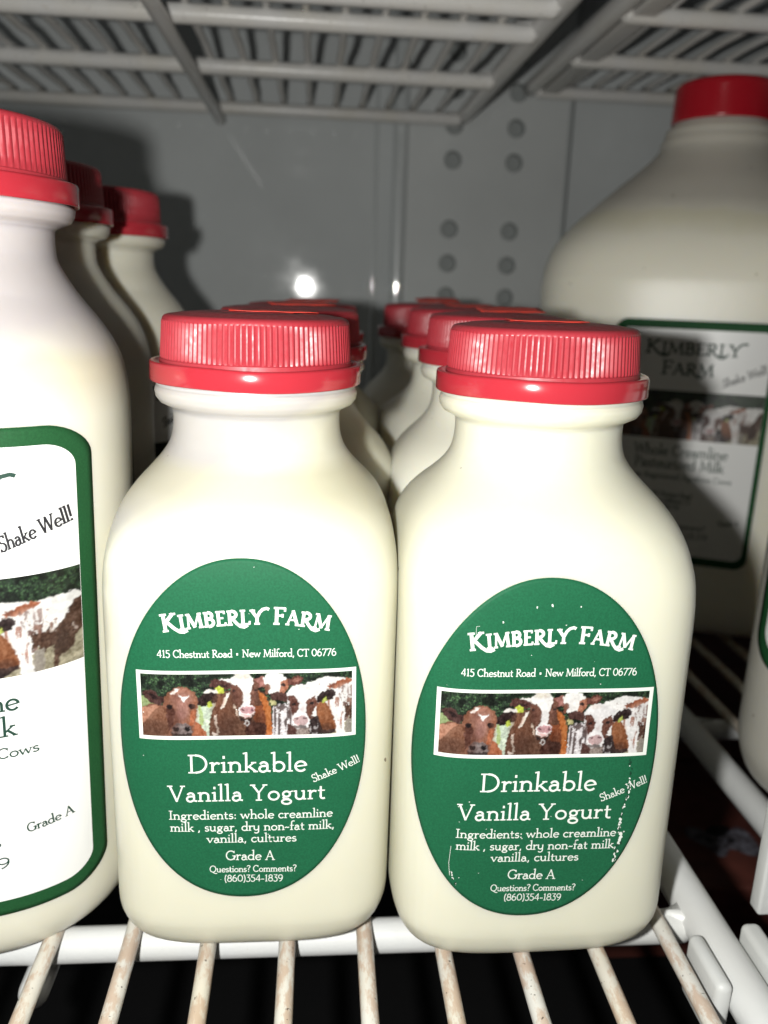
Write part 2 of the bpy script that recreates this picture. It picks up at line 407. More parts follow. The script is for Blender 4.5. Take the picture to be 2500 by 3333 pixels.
# ------------------------------------------------------------------ lettering: a small serif stroke alphabet
def A(cx, cy, rx, ry, a0, a1, n=None):
    n = n or max(5, int(abs(a1 - a0) / 18))
    return [(cx + rx * math.cos(math.radians(a0 + (a1 - a0) * i / n)), cy + ry * math.sin(math.radians(a0 + (a1 - a0) * i / n))) for i in range(n + 1)]
def S(x, y, h=.11):
    return ('t', [(x - h, y), (x + h, y)])
def T(*p):
    return ('t', list(p))
XH = .56
G = {
 'a': (.52, [A(.24, .36, .15, .18, 150, 0) + [(.39, .36), (.39, .06), (.50, .03)], [(.39, .33)] + A(.22, .165, .155, .165, 85, 280) + [(.39, .10)]]),
 'b': (.60, [[(.12, 1.08), (.12, .02)], A(.31, .28, .22, .26, 160, -160), T((.0, 1.04), (.13, 1.08))]),
 'c': (.50, [A(.29, .28, .22, .27, 48, 316)]),
 'd': (.60, [A(.28, .28, .22, .26, 20, 340), [(.48, 1.08), (.48, .02)], T((.36, 1.04), (.49, 1.08)), T((.48, .03), (.58, .03))]),
 'e': (.54, [T((.08, .27), (.50, .33)), A(.29, .28, .22, .27, 10, 318)]),
 'f': (.36, [[(.15, .03), (.15, .86)] + A(.31, .86, .16, .20, 180, 60), T((.02, .54), (.34, .54)), S(.15, .03)]),
 'g': (.56, [A(.26, .37, .16, .17, 0, 360), [(.15, .22), (.11, .14), (.18, .07), (.36, .05)], A(.26, -.12, .21, .15, 90, 450), T((.38, .48), (.54, .55))]),
 'h': (.60, [[(.12, 1.08), (.12, .03)], [(.12, .36)] + A(.30, .36, .18, .19, 150, 0) + [(.48, .03)], T((0, 1.04), (.13, 1.08)), S(.12, .03), S(.48, .03)]),
 'i': (.26, [[(.13, .56), (.13, .03)], T((.02, .53), (.14, .56)), S(.13, .03), [(.13, .80), (.13, .90)]]),
 'k': (.56, [[(.12, 1.08), (.12, .03)], T((.13, .22), (.42, .52)), [(.23, .32), (.50, .03)], T((0, 1.04), (.13, 1.08)), S(.12, .03), S(.42, .53, .09), S(.50, .03, .08)]),
 'l': (.26, [[(.13, 1.08), (.13, .03)], T((.01, 1.04), (.14, 1.08)), S(.13, .03)]),
 'm': (.90, [[(.12, .56), (.12, .03)], [(.12, .36)] + A(.28, .36, .16, .19, 150, 0) + [(.44, .03)], [(.44, .36)] + A(.60, .36, .17, .19, 150, 0) + [(.77, .03)], T((.01, .53), (.13, .56)), S(.12, .03), S(.44, .03), S(.77, .03)]),
 'n': (.60, [[(.12, .56), (.12, .03)], [(.12, .36)] + A(.30, .36, .18, .19, 150, 0) + [(.48, .03)], T((.01, .53), (.13, .56)), S(.12, .03), S(.48, .03)]),
 'o': (.58, [A(.29, .28, .23, .26, 0, 360)]),
 'p': (.60, [[(.12, .56), (.12, -.32)], A(.31, .28, .22, .26, 160, -160), S(.12, -.32)]),
 'r': (.42, [[(.12, .56), (.12, .03)], [(.12, .36), (.20, .49), (.30, .54), (.39, .50)], T((.01, .53), (.13, .56)), S(.12, .03)]),
 's': (.42, [A(.22, .42, .14, .13, 40, 240) + A(.20, .16, .16, .14, 70, -150)]),
 't': (.38, [[(.15, .78), (.15, .14)] + A(.27, .14, .12, .12, 180, 300), T((.03, .54), (.33, .54))]),
 'u': (.60, [[(.10, .56), (.10, .20)] + A(.27, .20, .17, .18, 180, 340) + [(.46, .26)], [(.46, .56), (.46, .03)], T((0, .54), (.11, .56)), T((.36, .54), (.47, .56)), T((.46, .03), (.56, .03))]),
 'v': (.54, [[(.05, .54), (.26, .03)], T((.26, .03), (.47, .54)), S(.06, .54, .09), S(.47, .54, .08)]),
 'w': (.80, [[(.05, .54), (.23, .03)], T((.23, .03), (.39, .54)), [(.39, .54), (.57, .03)], T((.57, .03), (.73, .54)), S(.06, .54, .09), S(.73, .54, .08)]),
 'y': (.56, [[(.06, .56), (.06, .26)] + A(.24, .24, .18, .18, 180, 350), [(.44, .56), (.44, -.06)] + A(.24, -.10, .20, .20, 0, -140), T((-.02, .55), (.07, .56))]),
 'z': (.48, [T((.06, .53), (.42, .53)), [(.42, .53), (.06, .03)], T((.06, .03), (.43, .03))]),
 'A': (.78, [T((.10, .02), (.38, 1.0)), [(.37, 1.0), (.68, .02)], T((.20, .36), (.57, .36)), S(.10, .02, .09), S(.68, .02, .11)]),
 'B': (.66, [[(.16, 1.0), (.16, .0)], T((.04, .98), (.30, .98)) , A(.30, .76, .20, .22, 90, -90), A(.30, .27, .26, .27, 90, -90), T((.16, .53), (.30, .53)), T((.04, .02), (.30, .02))]),
 'C': (.76, [A(.42, .5, .34, .48, 48, 312), T((.66, .98), (.66, .74)), T((.68, .18), (.62, .04))]),
 'D': (.86, [[(.16, .98), (.16, .02)], T((.04, .98), (.34, .98)), A(.34, .5, .42, .48, 90, -90), T((.04, .02), (.34, .02))]),
 'E': (.60, [[(.16, .98), (.16, .02)], T((.04, .98), (.50, .98)), T((.16, .53), (.42, .53)), T((.04, .02), (.54, .02)), T((.50, .98), (.50, .84)), T((.54, .02), (.55, .18))]),
 'F': (.58, [[(.16, .98), (.16, .02)], T((.04, .97), (.54, .97)), T((.16, .52), (.44, .52)), T((.54, .98), (.54, .80)), T((.44, .60), (.44, .44)), S(.16, .02, .13)]),
 'G': (.86, [A(.44, .5, .36, .48, 45, 350), T((.70, .96), (.70, .76)), [(.72, .44), (.72, .06)], T((.58, .46), (.82, .46))]),
 'H': (.86, [[(.16, .98), (.16, .02)], [(.70, .98), (.70, .02)], T((.16, .52), (.70, .52)), S(.16, .98), S(.16, .02), S(.70, .98), S(.70, .02)]),
 'I': (.36, [[(.18, .98), (.18, .02)], S(.18, .98, .14), S(.18, .02, .14)]),
 'K': (.74, [[(.16, .98), (.16, .02)], T((.17, .44), (.60, .97)), [(.28, .56), (.68, .03)], S(.16, .98), S(.16, .02), S(.60, .97), S(.68, .02, .09)]),
 'L': (.58, [[(.16, .98), (.16, .02)], S(.16, .98, .13), T((.04, .02), (.54, .02)), T((.54, .02), (.55, .2))]),
 'M': (1.0, [T((.14, .02), (.20, .98)), [(.20, .98), (.50, .08)], T((.50, .08), (.80, .98)), [(.80, .98), (.88, .02)], S(.13, .02, .1), S(.88, .02, .12), T((.08, .98), (.22, .98)), T((.78, .98), (.92, .98))]),
 'N': (.86, [T((.16, .02), (.16, .98)), [(.16, .98), (.70, .04)], T((.70, .04), (.70, .98)), S(.16, .02, .12), S(.70, .98, .12), T((.05, .98), (.18, .98))]),
 'P': (.62, [[(.16, .98), (.16, .02)], T((.04, .98), (.30, .98)), A(.30, .72, .25, .26, 90, -90), T((.16, .46), (.30, .46)), S(.16, .02, .13)]),
 'Q': (.88, [A(.43, .5, .36, .48, 0, 360), [(.36, .06), (.52, -.08), (.72, -.20), (.92, -.20)]]),
 'R': (.70, [[(.16, .98), (.16, .02)], T((.04, .98), (.30, .98)), A(.30, .74, .23, .24, 90, -90), T((.16, .50), (.30, .50)), [(.28, .50), (.64, .03)], S(.16, .02), S(.65, .02, .08)]),
 'S': (.54, [A(.28, .74, .19, .24, 35, 235) + A(.26, .26, .21, .25, 70, -150), T((.46, .98), (.46, .80)), T((.06, .02), (.06, .20))]),
 'T': (.66, [[(.33, .98), (.33, .02)], T((.03, .97), (.63, .97)), T((.03, .98), (.03, .82)), T((.63, .98), (.63, .82)), S(.33, .02, .13)]),
 'V': (.74, [[(.08, .98), (.38, .02)], T((.38, .02), (.66, .98)), S(.08, .98), S(.66, .98, .1)]),
 'W': (1.06, [[(.08, .98), (.32, .02)], T((.32, .02), (.54, .98)), [(.54, .98), (.78, .02)], T((.78, .02), (1.0, .98)), S(.08, .98), S(1.0, .98, .1)]),
 'Y': (.72, [[(.08, .98), (.36, .48), (.36, .02)], T((.36, .48), (.64, .98)), S(.08, .98), S(.64, .98, .1), S(.36, .02, .13)]),
 # swash capitals of the heading
 'k~': (.80, [[(.18, 1.0), (.16, .02)], [(.17, .44), (.62, .97)], [(.28, .56), (.60, .10), (.82, -.12), (1.02, -.17), (1.18, -.10)], S(.17, .98, .14), S(.16, .02, .12), S(.63, .97, .12)]),
 'r~': (.72, [[(.16, .98), (.16, .02)], T((.04, .97), (.30, .97)), A(.30, .73, .24, .24, 90, -90), T((.16, .49), (.30, .49)), [(.28, .50), (.54, .10), (.76, -.14), (.98, -.20), (1.16, -.08)], S(.16, .02, .13)]),
 'y~': (.86, [[(.06, .98), (.36, .46), (.36, .02)], [(.36, .46), (.52, .84), (.70, 1.05), (.92, 1.12), (1.02, 1.06)], S(.10, .97, .13), S(.36, .02, .14)]),
 '0': (.66, [A(.33, .5, .26, .46, 0, 360)]),
 '1': (.40, [[(.20, .96), (.20, .03)], T((.08, .84), (.21, .97)), S(.20, .03, .12)]),
 '3': (.54, [T((.08, .95), (.46, .95)), T((.46, .95), (.22, .58)), A(.24, .28, .23, .30, 95, -140)]),
 '4': (.62, [T((.56, .28), (.04, .28)), T((.04, .28), (.42, .98)), [(.42, .98), (.42, .02)]]),
 '5': (.56, [T((.14, .95), (.48, .95)), [(.14, .95), (.12, .58)], A(.24, .30, .24, .30, 110, -140)]),
 '6': (.60, [A(.48, .40, .40, .58, 105, 180) , A(.30, .30, .22, .28, 0, 360)]),
 '7': (.56, [T((.06, .95), (.52, .95)), [(.52, .95), (.18, .02)], T((.06, .95), (.06, .82))]),
 '8': (.58, [A(.29, .73, .18, .22, 0, 360), A(.29, .27, .23, .25, 0, 360)]),
 '9': (.60, [A(.30, .66, .22, .28, 0, 360), A(.12, .56, .40, .58, 0, -75)]),
 '.': (.22, [[(.11, .0), (.11, .10)]]),
 ',': (.24, [[(.12, .10), (.12, .0), (.06, -.14)]]),
 ':': (.24, [[(.12, .02), (.12, .12)], [(.12, .40), (.12, .50)]]),
 '?': (.46, [A(.22, .80, .18, .18, 160, -60) + [(.22, .48), (.22, .28)], [(.22, .0), (.22, .10)]]),
 '!': (.26, [[(.14, 1.05), (.12, .28)], [(.12, .0), (.12, .10)]]),
 '(': (.32, [A(.36, .42, .26, .66, 120, 240)]),
 ')': (.32, [A(-.04, .42, .26, .66, 60, -60)]),
 '-': (.42, [[(.06, .32), (.36, .32)]]),
 '~': (.42, [[(.05, .28), (.14, .34), (.26, .28), (.36, .33)]]),
 '*': (.52, [[(.18, .36), (.34, .36)], [(.18, .42), (.34, .42)], [(.18, .48), (.34, .48)], [(.18, .30), (.34, .30)]]),
 ' ': (.30, []),
}

class Ink:
    """collects lettering strokes in label space, then wraps them onto a bottle front"""
    def __init__(self):
        self.q = []      # (left pts, right pts, lift, material)
    def ribbon(self, pts, w, lift, mi=0):
        P = np.array(pts, float)
        # resample so that strokes bend with the bottle
        out = [P[0]]
        for a, b in zip(P[:-1], P[1:]):
            k = max(1, int(np.linalg.norm(b - a) / 0.5))
            for j in range(1, k + 1):
                out.append(a + (b - a) * j / k)
        P = np.array(out)
        closed = len(P) > 4 and np.linalg.norm(P[0] - P[-1]) < 1e-6
        d = np.gradient(P, axis=0)
        if closed:
            d[0] = d[-1] = P[1] - P[-2]
        L = np.linalg.norm(d, axis=1, keepdims=True); L[L == 0] = 1
        d /= L
        if not closed:
            P[0] -= d[0] * w * .22; P[-1] += d[-1] * w * .22
        nrm = np.stack([-d[:, 1], d[:, 0]], 1) * w / 2
        self.q.append((P + nrm, P - nrm, lift, mi))
    def text(self, s, u0, u1, v0, v1, cap, w=.125, thin=.085, mi=0, skew=0.0, small=None, curve=None, track=0.0, base_lift=0.0):
        """one line from u0 to u1, baseline v0 -> v1, capital height in mm"""
        items = []; x = 0.0; i = 0
        toks = []
        while i < len(s):
            if i + 1 < len(s) and s[i + 1] == '`':
                toks.append(s[i].lower() + '~'); i += 2
            else:
                toks.append(s[i]); i += 1
        for ti, t in enumerate(toks):
            sc = 1.0
            if small and t[0] not in ' ' and not (ti == 0 or toks[ti - 1] == ' '):
                sc = small
            adv, st = G[t if t in G else t]
            items.append((x, sc, st)); x += adv * sc + track
        W = x - track
        kx = (u1 - u0) / W
        for gi, (gx, sc, st) in enumerate(items):
            for si, stroke in enumerate(st):
                hair = isinstance(stroke, tuple)
                pts = stroke[1] if hair else stroke
                res = []
                for px, py in pts:
                    xx = gx + px * sc; yy = py * sc
                    u = u0 + xx * kx + yy * cap * skew
                    f = xx / W
                    if curve is None:
                        slope = (v1 - v0) / (u1 - u0)
                        res.append((u - slope * yy * cap, v0 + (v1 - v0) * f + yy * cap))
                    else:
                        v, sl = curve(u)
                        res.append((u - sl * yy * cap, v + yy * cap))
                ww = (thin if hair else w) * cap * (sc ** .5)
                self.ribbon(res, ww, base_lift + 0.004 * si + 0.0005 * (gi % 2), mi)
    def tilt_text(self, s, u0, v0, u1, v1, cap, **kw):
        """line along a slanted baseline, letters turned with it"""
        L = math.hypot(u1 - u0, v1 - v0); k = len(self.q)
        self.text(s, 0, L, 0, 0, cap, **kw)
        c, s_ = (u1 - u0) / L, (v1 - v0) / L
        R = np.array([[c, s_], [-s_, c]])
        for i in range(k, len(self.q)):
            a, b, l, m = self.q[i]
            self.q[i] = (a @ R + (u0, v0), b @ R + (u0, v0), l, m)
    def poly(self, pts, lift, mi):
        self.q.append((np.array(pts, float), None, lift, mi))
    def build(self, name, fr, lift, mats, parent):
        verts, faces, fm = [], [], []
        for a, b, l, mi in self.q:
            s = len(verts)
            if b is None:
                verts.extend(fr.pts(a[:, 0], a[:, 1], np.full(len(a), lift + l)))
                faces.append(tuple(range(s, s + len(a)))); fm.append(mi)
                continue
            n = len(a)
            verts.extend(fr.pts(a[:, 0], a[:, 1], np.full(n, lift + l)))
            verts.extend(fr.pts(b[:, 0], b[:, 1], np.full(n, lift + l)))
            for i in range(n - 1):
                faces.append((s + i, s + n + i, s + n + i + 1, s + i + 1)); fm.append(mi)
        return mesh_obj(name, verts, faces, mats, parent, True, fm)

# ------------------------------------------------------------------ the printed photograph of cows
def vnoise(x, y, seed):
    def h(i, j):
        n = (i * 374761393 + j * 668265263 + seed * 982451653) & 0xffffffff
        n = ((n ^ (n >> 13)) * 1274126177) & 0xffffffff
        return ((n ^ (n >> 16)) & 0xffff) / 65535.0
    xi = np.floor(x).astype(np.int64); yi = np.floor(y).astype(np.int64)
    fx = x - xi; fy = y - yi
    fx = fx * fx * (3 - 2 * fx); fy = fy * fy * (3 - 2 * fy)
    return (h(xi, yi) * (1 - fx) + h(xi + 1, yi) * fx) * (1 - fy) + (h(xi, yi + 1) * (1 - fx) + h(xi + 1, yi + 1) * fx) * fy

def paint_cows(X, Y):
    """a herd of four red-and-white cows before a dark hedge; X, Y arrays in picture units"""
    jx = X + (vnoise(X / 13, Y / 13, 1) - .5) * 13 + (vnoise(X / 5, Y / 5, 5) - .5) * 5
    jy = Y + (vnoise(X / 13, Y / 13, 2) - .5) * 13 + (vnoise(X / 5, Y / 5, 6) - .5) * 5
    C = np.zeros(X.shape + (3,))
    n1 = vnoise(X / 14, Y / 12, 3); n2 = vnoise(X / 5, Y / 5, 4); n3 = vnoise(X / 40, Y / 30, 7)
    leaf = (n1 * .45 + n2 * .55)
    C[:] = (28, 40, 30)
    C += (leaf[..., None] - .35) * np.array((50, 85, 45))
    C[(n2 > .80) & (n3 > .42)] = (96, 140, 86)
    C[n3 < .33] *= .6
    def inpoly(p, x, y):
        r = np.zeros(x.shape, bool); m = len(p)
        for i in range(m):
            x0, y0 = p[i]; x1, y1 = p[(i + 1) % m]
            if y0 == y1: continue
            c = ((y0 > y) != (y1 > y)) & (x < (x1 - x0) * (y - y0) / (y1 - y0) + x0)
            r ^= c
        return r
    def P(pts, col, hard=False, var=30):
        k = inpoly(pts, X if hard else jx, Y if hard else jy)
        C[k] = np.array(col) + ((n2[k] - .5) * var + (n1[k] - .5) * var)[:, None]
        return k
    def E(cx, cy, rx, ry, col, var=10):
        k = ((jx - cx) / rx) ** 2 + ((jy - cy) / ry) ** 2 < 1
        C[k] = np.array(col) + ((n2[k] - .5) * var)[:, None]
    def soft(cx, cy, rx, ry, col, amt):
        d = np.clip(1 - ((X - cx) / rx) ** 2 - ((Y - cy) / ry) ** 2, 0, 1)[..., None] * amt
        C[:] = C * (1 - d) + np.array(col) * d
    def mottle(x0, y0, x1, y1, col, thr, sx, sy, seed, within=None):
        k = (X > x0) & (X < x1) & (Y > y0) & (Y < y1) & (vnoise(X / sx, Y / sy, seed) * .7 + vnoise(X / 6, Y / 6, seed + 3) * .3 > thr)
        if within is not None: k &= within
        C[k] = C[k] * .25 + .75 * (np.array(col) + ((n2[k] - .5) * 30)[:, None])
    # meadow
    P([(40, 235), (140, 250), (140, 330), (40, 330)], (150, 170, 110))
    P([(430, 285), (600, 270), (600, 540), (430, 540)], (204, 216, 196))
    P([(455, 300), (480, 300), (494, 430), (470, 440)], (182, 204, 130))
    P([(1480, 330), (1760, 280), (1760, 560), (1240, 560), (1300, 470)], (170, 160, 132), var=50)
    # far body on the right
    body = P([(1170, 170), (1240, 138), (1300, 118), (1340, 104), (1420, 112), (1500, 122), (1600, 118), (1700, 108), (1730, 130), (1730, 210), (1655, 300), (1560, 345), (1480, 440), (1300, 480), (1150, 300)], (246, 243, 240), var=10)
    P([(1360, 172), (1430, 140), (1500, 118), (1545, 130), (1530, 150), (1470, 168), (1430, 190), (1380, 186)], (176, 96, 62))
    mottle(1440, 170, 1545, 420, (104, 62, 52), .47, 13, 30, 21, body)
    mottle(1500, 180, 1640, 330, (128, 78, 60), .58, 18, 34, 25, body)
    mottle(1300, 150, 1440, 200, (130, 76, 60), .66, 16, 10, 22, body)
    P([(1490, 300), (1540, 318), (1575, 290), (1590, 318), (1640, 262), (1690, 165), (1730, 150), (1730, 330), (1690, 385), (1684, 420), (1655, 462), (1618, 470), (1602, 540), (1585, 540), (1590, 400), (1560, 415), (1545, 440), (1520, 390), (1490, 400)], (88, 58, 44), var=40)
    mottle(1540, 290, 1700, 360, (222, 206, 196), .72, 14, 26, 23)
    P([(1500, 410), (1545, 405), (1545, 540), (1490, 540)], (158, 148, 136), var=30)
    # cow behind
    P([(880, 130), (915, 98), (945, 118), (960, 165), (910, 172)], (156, 96, 84))
    P([(1080, 135), (1110, 105), (1150, 94), (1196, 110), (1182, 140), (1130, 162), (1086, 160)], (112, 62, 52))
    P([(1105, 125), (1150, 105), (1180, 118), (1130, 142)], (168, 108, 92))
    P([(915, 112), (935, 82), (990, 70), (1042, 78), (1070, 110), (1080, 155), (1050, 222), (950, 222), (930, 165)], (250, 247, 243), var=8)
    P([(1032, 132), (1088, 118), (1086, 165), (1060, 220), (1018, 215), (1038, 165)], (178, 108, 80))
    E(1052, 158, 14, 9, (52, 34, 32))
    P([(930, 150), (965, 160), (945, 215), (920, 220)], (136, 80, 60))
    # second cow
    P([(590, 200), (640, 198), (700, 188), (860, 188), (925, 222), (965, 320), (980, 540), (526, 540), (532, 430), (556, 330), (590, 260)], (104, 66, 48), var=26)
    soft(640, 330, 110, 130, (136, 80, 54), .5)
    P([(872, 196), (930, 236), (962, 320), (978, 540), (932, 540), (930, 380), (900, 290)], (196, 104, 44))
    P([(850, 300), (900, 300), (930, 380), (925, 440), (845, 440)], (150, 74, 38))
    P([(790, 405), (930, 425), (930, 540), (780, 540)], (74, 38, 28))
    P([(652, 215), (682, 208), (642, 312), (612, 326)], (242, 234, 224), var=10)
    P([(566, 365), (584, 365), (590, 430), (602, 488), (586, 495), (572, 430)], (224, 206, 190))
    P([(700, 290), (712, 290), (735, 380), (722, 370)], (214, 190, 170))
    P([(552, 480), (600, 500), (560, 520)], (226, 210, 198))
    P([(596, 116), (700, 112), (700, 155), (640, 128)], (244, 238, 232))
    P([(540, 165), (548, 125), (590, 113), (650, 130), (696, 152), (690, 184), (640, 188), (585, 182)], (92, 54, 48))
    P([(580, 150), (640, 152), (672, 168), (620, 176)], (58, 34, 32))
    P([(578, 178), (606, 162), (638, 185), (630, 218), (590, 215)], (204, 216, 66))
    P([(845, 122), (915, 98), (920, 150), (880, 178), (850, 165)], (170, 108, 98))
    P([(690, 150), (720, 108), (830, 108), (884, 150), (872, 200), (848, 290), (852, 330), (822, 384), (760, 384), (733, 330), (718, 250), (690, 200)], (120, 74, 58))
    P([(690, 112), (715, 84), (760, 72), (820, 82), (842, 115), (842, 150), (822, 210), (817, 290), (848, 315), (853, 345), (826, 378), (780, 384), (742, 366), (732, 330), (766, 290), (776, 220), (745, 168), (692, 150)], (247, 243, 240), var=8)
    soft(760, 95, 70, 30, (214, 204, 188), .6)
    E(800, 330, 52, 27, (208, 154, 158)); E(768, 328, 11, 9, (122, 76, 82)); E(834, 328, 11, 9, (122, 76, 82))
    P([(748, 352), (800, 368), (850, 350), (826, 376), (780, 384)], (226, 190, 186))
    E(707, 196, 13, 9, (36, 22, 22)); E(858, 192, 11, 9, (36, 22, 22))
    P([(733, 376), (790, 396), (832, 382), (822, 408), (780, 414), (744, 398)], (52, 32, 28))
    k = (np.hypot(jx - 795, jy - 420) < 18) & (np.hypot(jx - 795, jy - 420) > 9); C[k] = (206, 198, 196)
    # first cow
    P([(40, 330), (130, 288), (232, 298), (252, 420), (275, 540), (40, 540)], (140, 90, 66), var=26)
    P([(62, 320), (200, 292), (130, 350), (82, 420), (62, 430)], (196, 134, 106))
    P([(415, 398), (470, 428), (508, 480), (520, 540), (390, 540)], (178, 98, 62))
    P([(486, 214), (520, 188), (580, 188), (604, 212), (560, 214)], (238, 232, 226))
    P([(66, 218), (100, 193), (150, 200), (192, 234), (222, 255), (196, 298), (140, 286), (94, 256)], (78, 46, 42))
    P([(100, 215), (150, 220), (180, 250), (150, 262)], (50, 30, 30))
    P([(450, 256), (500, 213), (560, 206), (598, 232), (588, 272), (540, 298), (480, 303), (446, 290)], (46, 27, 26))
    P([(516, 278), (548, 266), (562, 300), (520, 312)], (194, 208, 70))
    P([(222, 252), (250, 208), (290, 182), (340, 166), (392, 178), (432, 208), (458, 250), (452, 320), (432, 420), (408, 540), (256, 540), (243, 450), (233, 350), (212, 290)], (150, 94, 70), var=24)
    soft(345, 255, 95, 80, (190, 134, 120), .8)
    soft(350, 345, 55, 60, (196, 146, 132), .6)
    soft(340, 190, 60, 25, (206, 140, 118), .6)
    P([(318, 220), (350, 236), (397, 226), (374, 250), (359, 280), (344, 252)], (252, 248, 246), var=6)
    P([(262, 216), (298, 188), (328, 182), (312, 206), (284, 226)], (242, 232, 226))
    P([(230, 300), (272, 298), (302, 345), (284, 420), (250, 472), (234, 385)], (96, 52, 40))
    soft(330, 380, 50, 60, (150, 100, 92), .6)
    P([(402, 338), (444, 326), (422, 430), (394, 440)], (186, 100, 62))
    E(256, 306, 24, 17, (38, 24, 24)); E(416, 306, 27, 16, (38, 24, 24))
    P([(272, 448), (300, 424), (372, 418), (402, 445), (412, 482), (392, 506), (300, 514), (262, 492)], (128, 110, 108))
    E(299, 462, 22, 15, (26, 20, 22)); E(376, 460, 21, 15, (26, 20, 22))
    soft(336, 445, 30, 14, (178, 164, 162), .6)
    P([(266, 490), (330, 500), (408, 486), (402, 540), (268, 540)], (56, 42, 40))
    # third cow
    P([(980, 380), (1130, 360), (1300, 380), (1330, 540), (980, 540)], (96, 66, 58), var=40)
    mottle(990, 400, 1310, 540, (222, 214, 212), .60, 12, 30, 51)
    P([(1105, 460), (1150, 455), (1230, 455), (1240, 540), (1120, 540)], (150, 132, 124), var=40)
    w = P([(980, 300), (1060, 286), (1112, 300), (1125, 400), (1085, 540), (975, 540)], (226, 220, 222))
    mottle(985, 290, 1110, 520, (66, 46, 44), .50, 12, 60, 31, w)
    P([(955, 262), (985, 250), (1000, 290), (965, 300)], (196, 190, 130))
    P([(1085, 430), (1130, 440), (1160, 540), (1070, 540)], (92, 58, 52))
    w = P([(1350, 268), (1432, 214), (1470, 300), (1496, 540), (1430, 540), (1420, 430), (1390, 340)], (246, 242, 240), var=10)
    mottle(1360, 250, 1490, 500, (168, 96, 72), .66, 9, 60, 33, w)
    P([(1285, 282), (1350, 278), (1392, 340), (1428, 440), (1420, 495), (1330, 482), (1288, 400)], (150, 86, 50), var=30)
    P([(1236, 400), (1292, 376), (1336, 482), (1420, 470), (1415, 500), (1330, 540), (1240, 540)], (50, 36, 36))
    mottle(1230, 420, 1300, 530, (210, 204, 206), .62, 14, 22, 35)
    P([(952, 222), (1000, 203), (1060, 214), (1108, 240), (1088, 278), (1030, 268), (972, 262)], (84, 50, 44))
    P([(1076, 215), (1110, 168), (1170, 152), (1252, 168), (1296, 220), (1274, 330), (1242, 400), (1228, 452), (1150, 470), (1116, 430), (1118, 380), (1086, 280)], (243, 239, 239), var=10)
    soft(1150, 175, 60, 22, (214, 196, 186), .5)
    P([(1080, 238), (1130, 232), (1168, 290), (1158, 332), (1120, 374), (1098, 310)], (108, 64, 54))
    P([(1212, 270), (1272, 238), (1294, 290), (1262, 352), (1242, 402), (1214, 352)], (114, 68, 54))
    E(1126, 290, 16, 11, (34, 24, 24)); E(1250, 286, 18, 11, (34, 24, 24))
    E(1176, 408, 52, 36, (204, 170, 170)); E(1150, 392, 12, 9, (118, 84, 88)); E(1206, 392, 12, 9, (118, 84, 88))
    E(1172, 452, 46, 13, (128, 116, 114))
    P([(1284, 242), (1330, 203), (1400, 196), (1428, 214), (1402, 257), (1340, 283), (1286, 280)], (48, 31, 30))
    P([(1318, 268), (1350, 238), (1364, 270), (1324, 288)], (196, 208, 90))
    # form shading of the herd, as the photographer's daylight fell
    for q in ((150, 470, 150, 90, (70, 42, 32), .45), (120, 340, 70, 40, (196, 140, 112), .4), (285, 420, 50, 120, (86, 48, 38), .5), (430, 350, 30, 110, (190, 112, 78), .4),
              (345, 330, 60, 70, (168, 112, 104), .5), (640, 440, 90, 110, (78, 44, 32), .55), (600, 260, 60, 60, (146, 92, 66), .5), (880, 430, 60, 110, (60, 32, 24), .5),
              (945, 360, 26, 120, (214, 132, 70), .5), (790, 250, 34, 70, (226, 220, 220), .5), (710, 240, 30, 70, (90, 50, 40), .6), (865, 230, 24, 60, (98, 58, 46), .6),
              (1190, 300, 30, 90, (222, 214, 214), .6), (1110, 330, 30, 60, (84, 48, 42), .5), (1345, 350, 60, 70, (176, 108, 66), .5), (1360, 470, 70, 50, (76, 46, 36), .6),
              (1500, 200, 120, 60, (226, 218, 216), .5), (1630, 400, 60, 90, (56, 36, 30), .6), (990, 150, 60, 70, (226, 218, 214), .4), (300, 250, 40, 50, (120, 70, 56), .5)):
        soft(*q)
    fur = (vnoise(X / 3.5 + Y / 14, Y / 11, 61) - .5) * .6 + (vnoise(X / 8 - Y / 30, Y / 26, 62) - .5) * .5
    dark = (C.mean(-1) < 190)
    C += (fur * 46 * dark + fur * 14 * ~dark)[..., None]
    lum = C.mean(-1, keepdims=True)
    C = lum + (C - lum) * .86
    C *= .93 + .12 * (n3[..., None] - .5) + .06 * (n1[..., None] - .5)
    C = np.where(C > 200, C * .985 + 12, C)
    g = (vnoise(X / 3, Y / 3, 41) - .5)[..., None] * 16
    C = np.clip(C + g, 4, 252) / 255.0
    return np.where(C <= 0.04045, C / 12.92, ((C + .055) / 1.055) ** 2.4) * .68

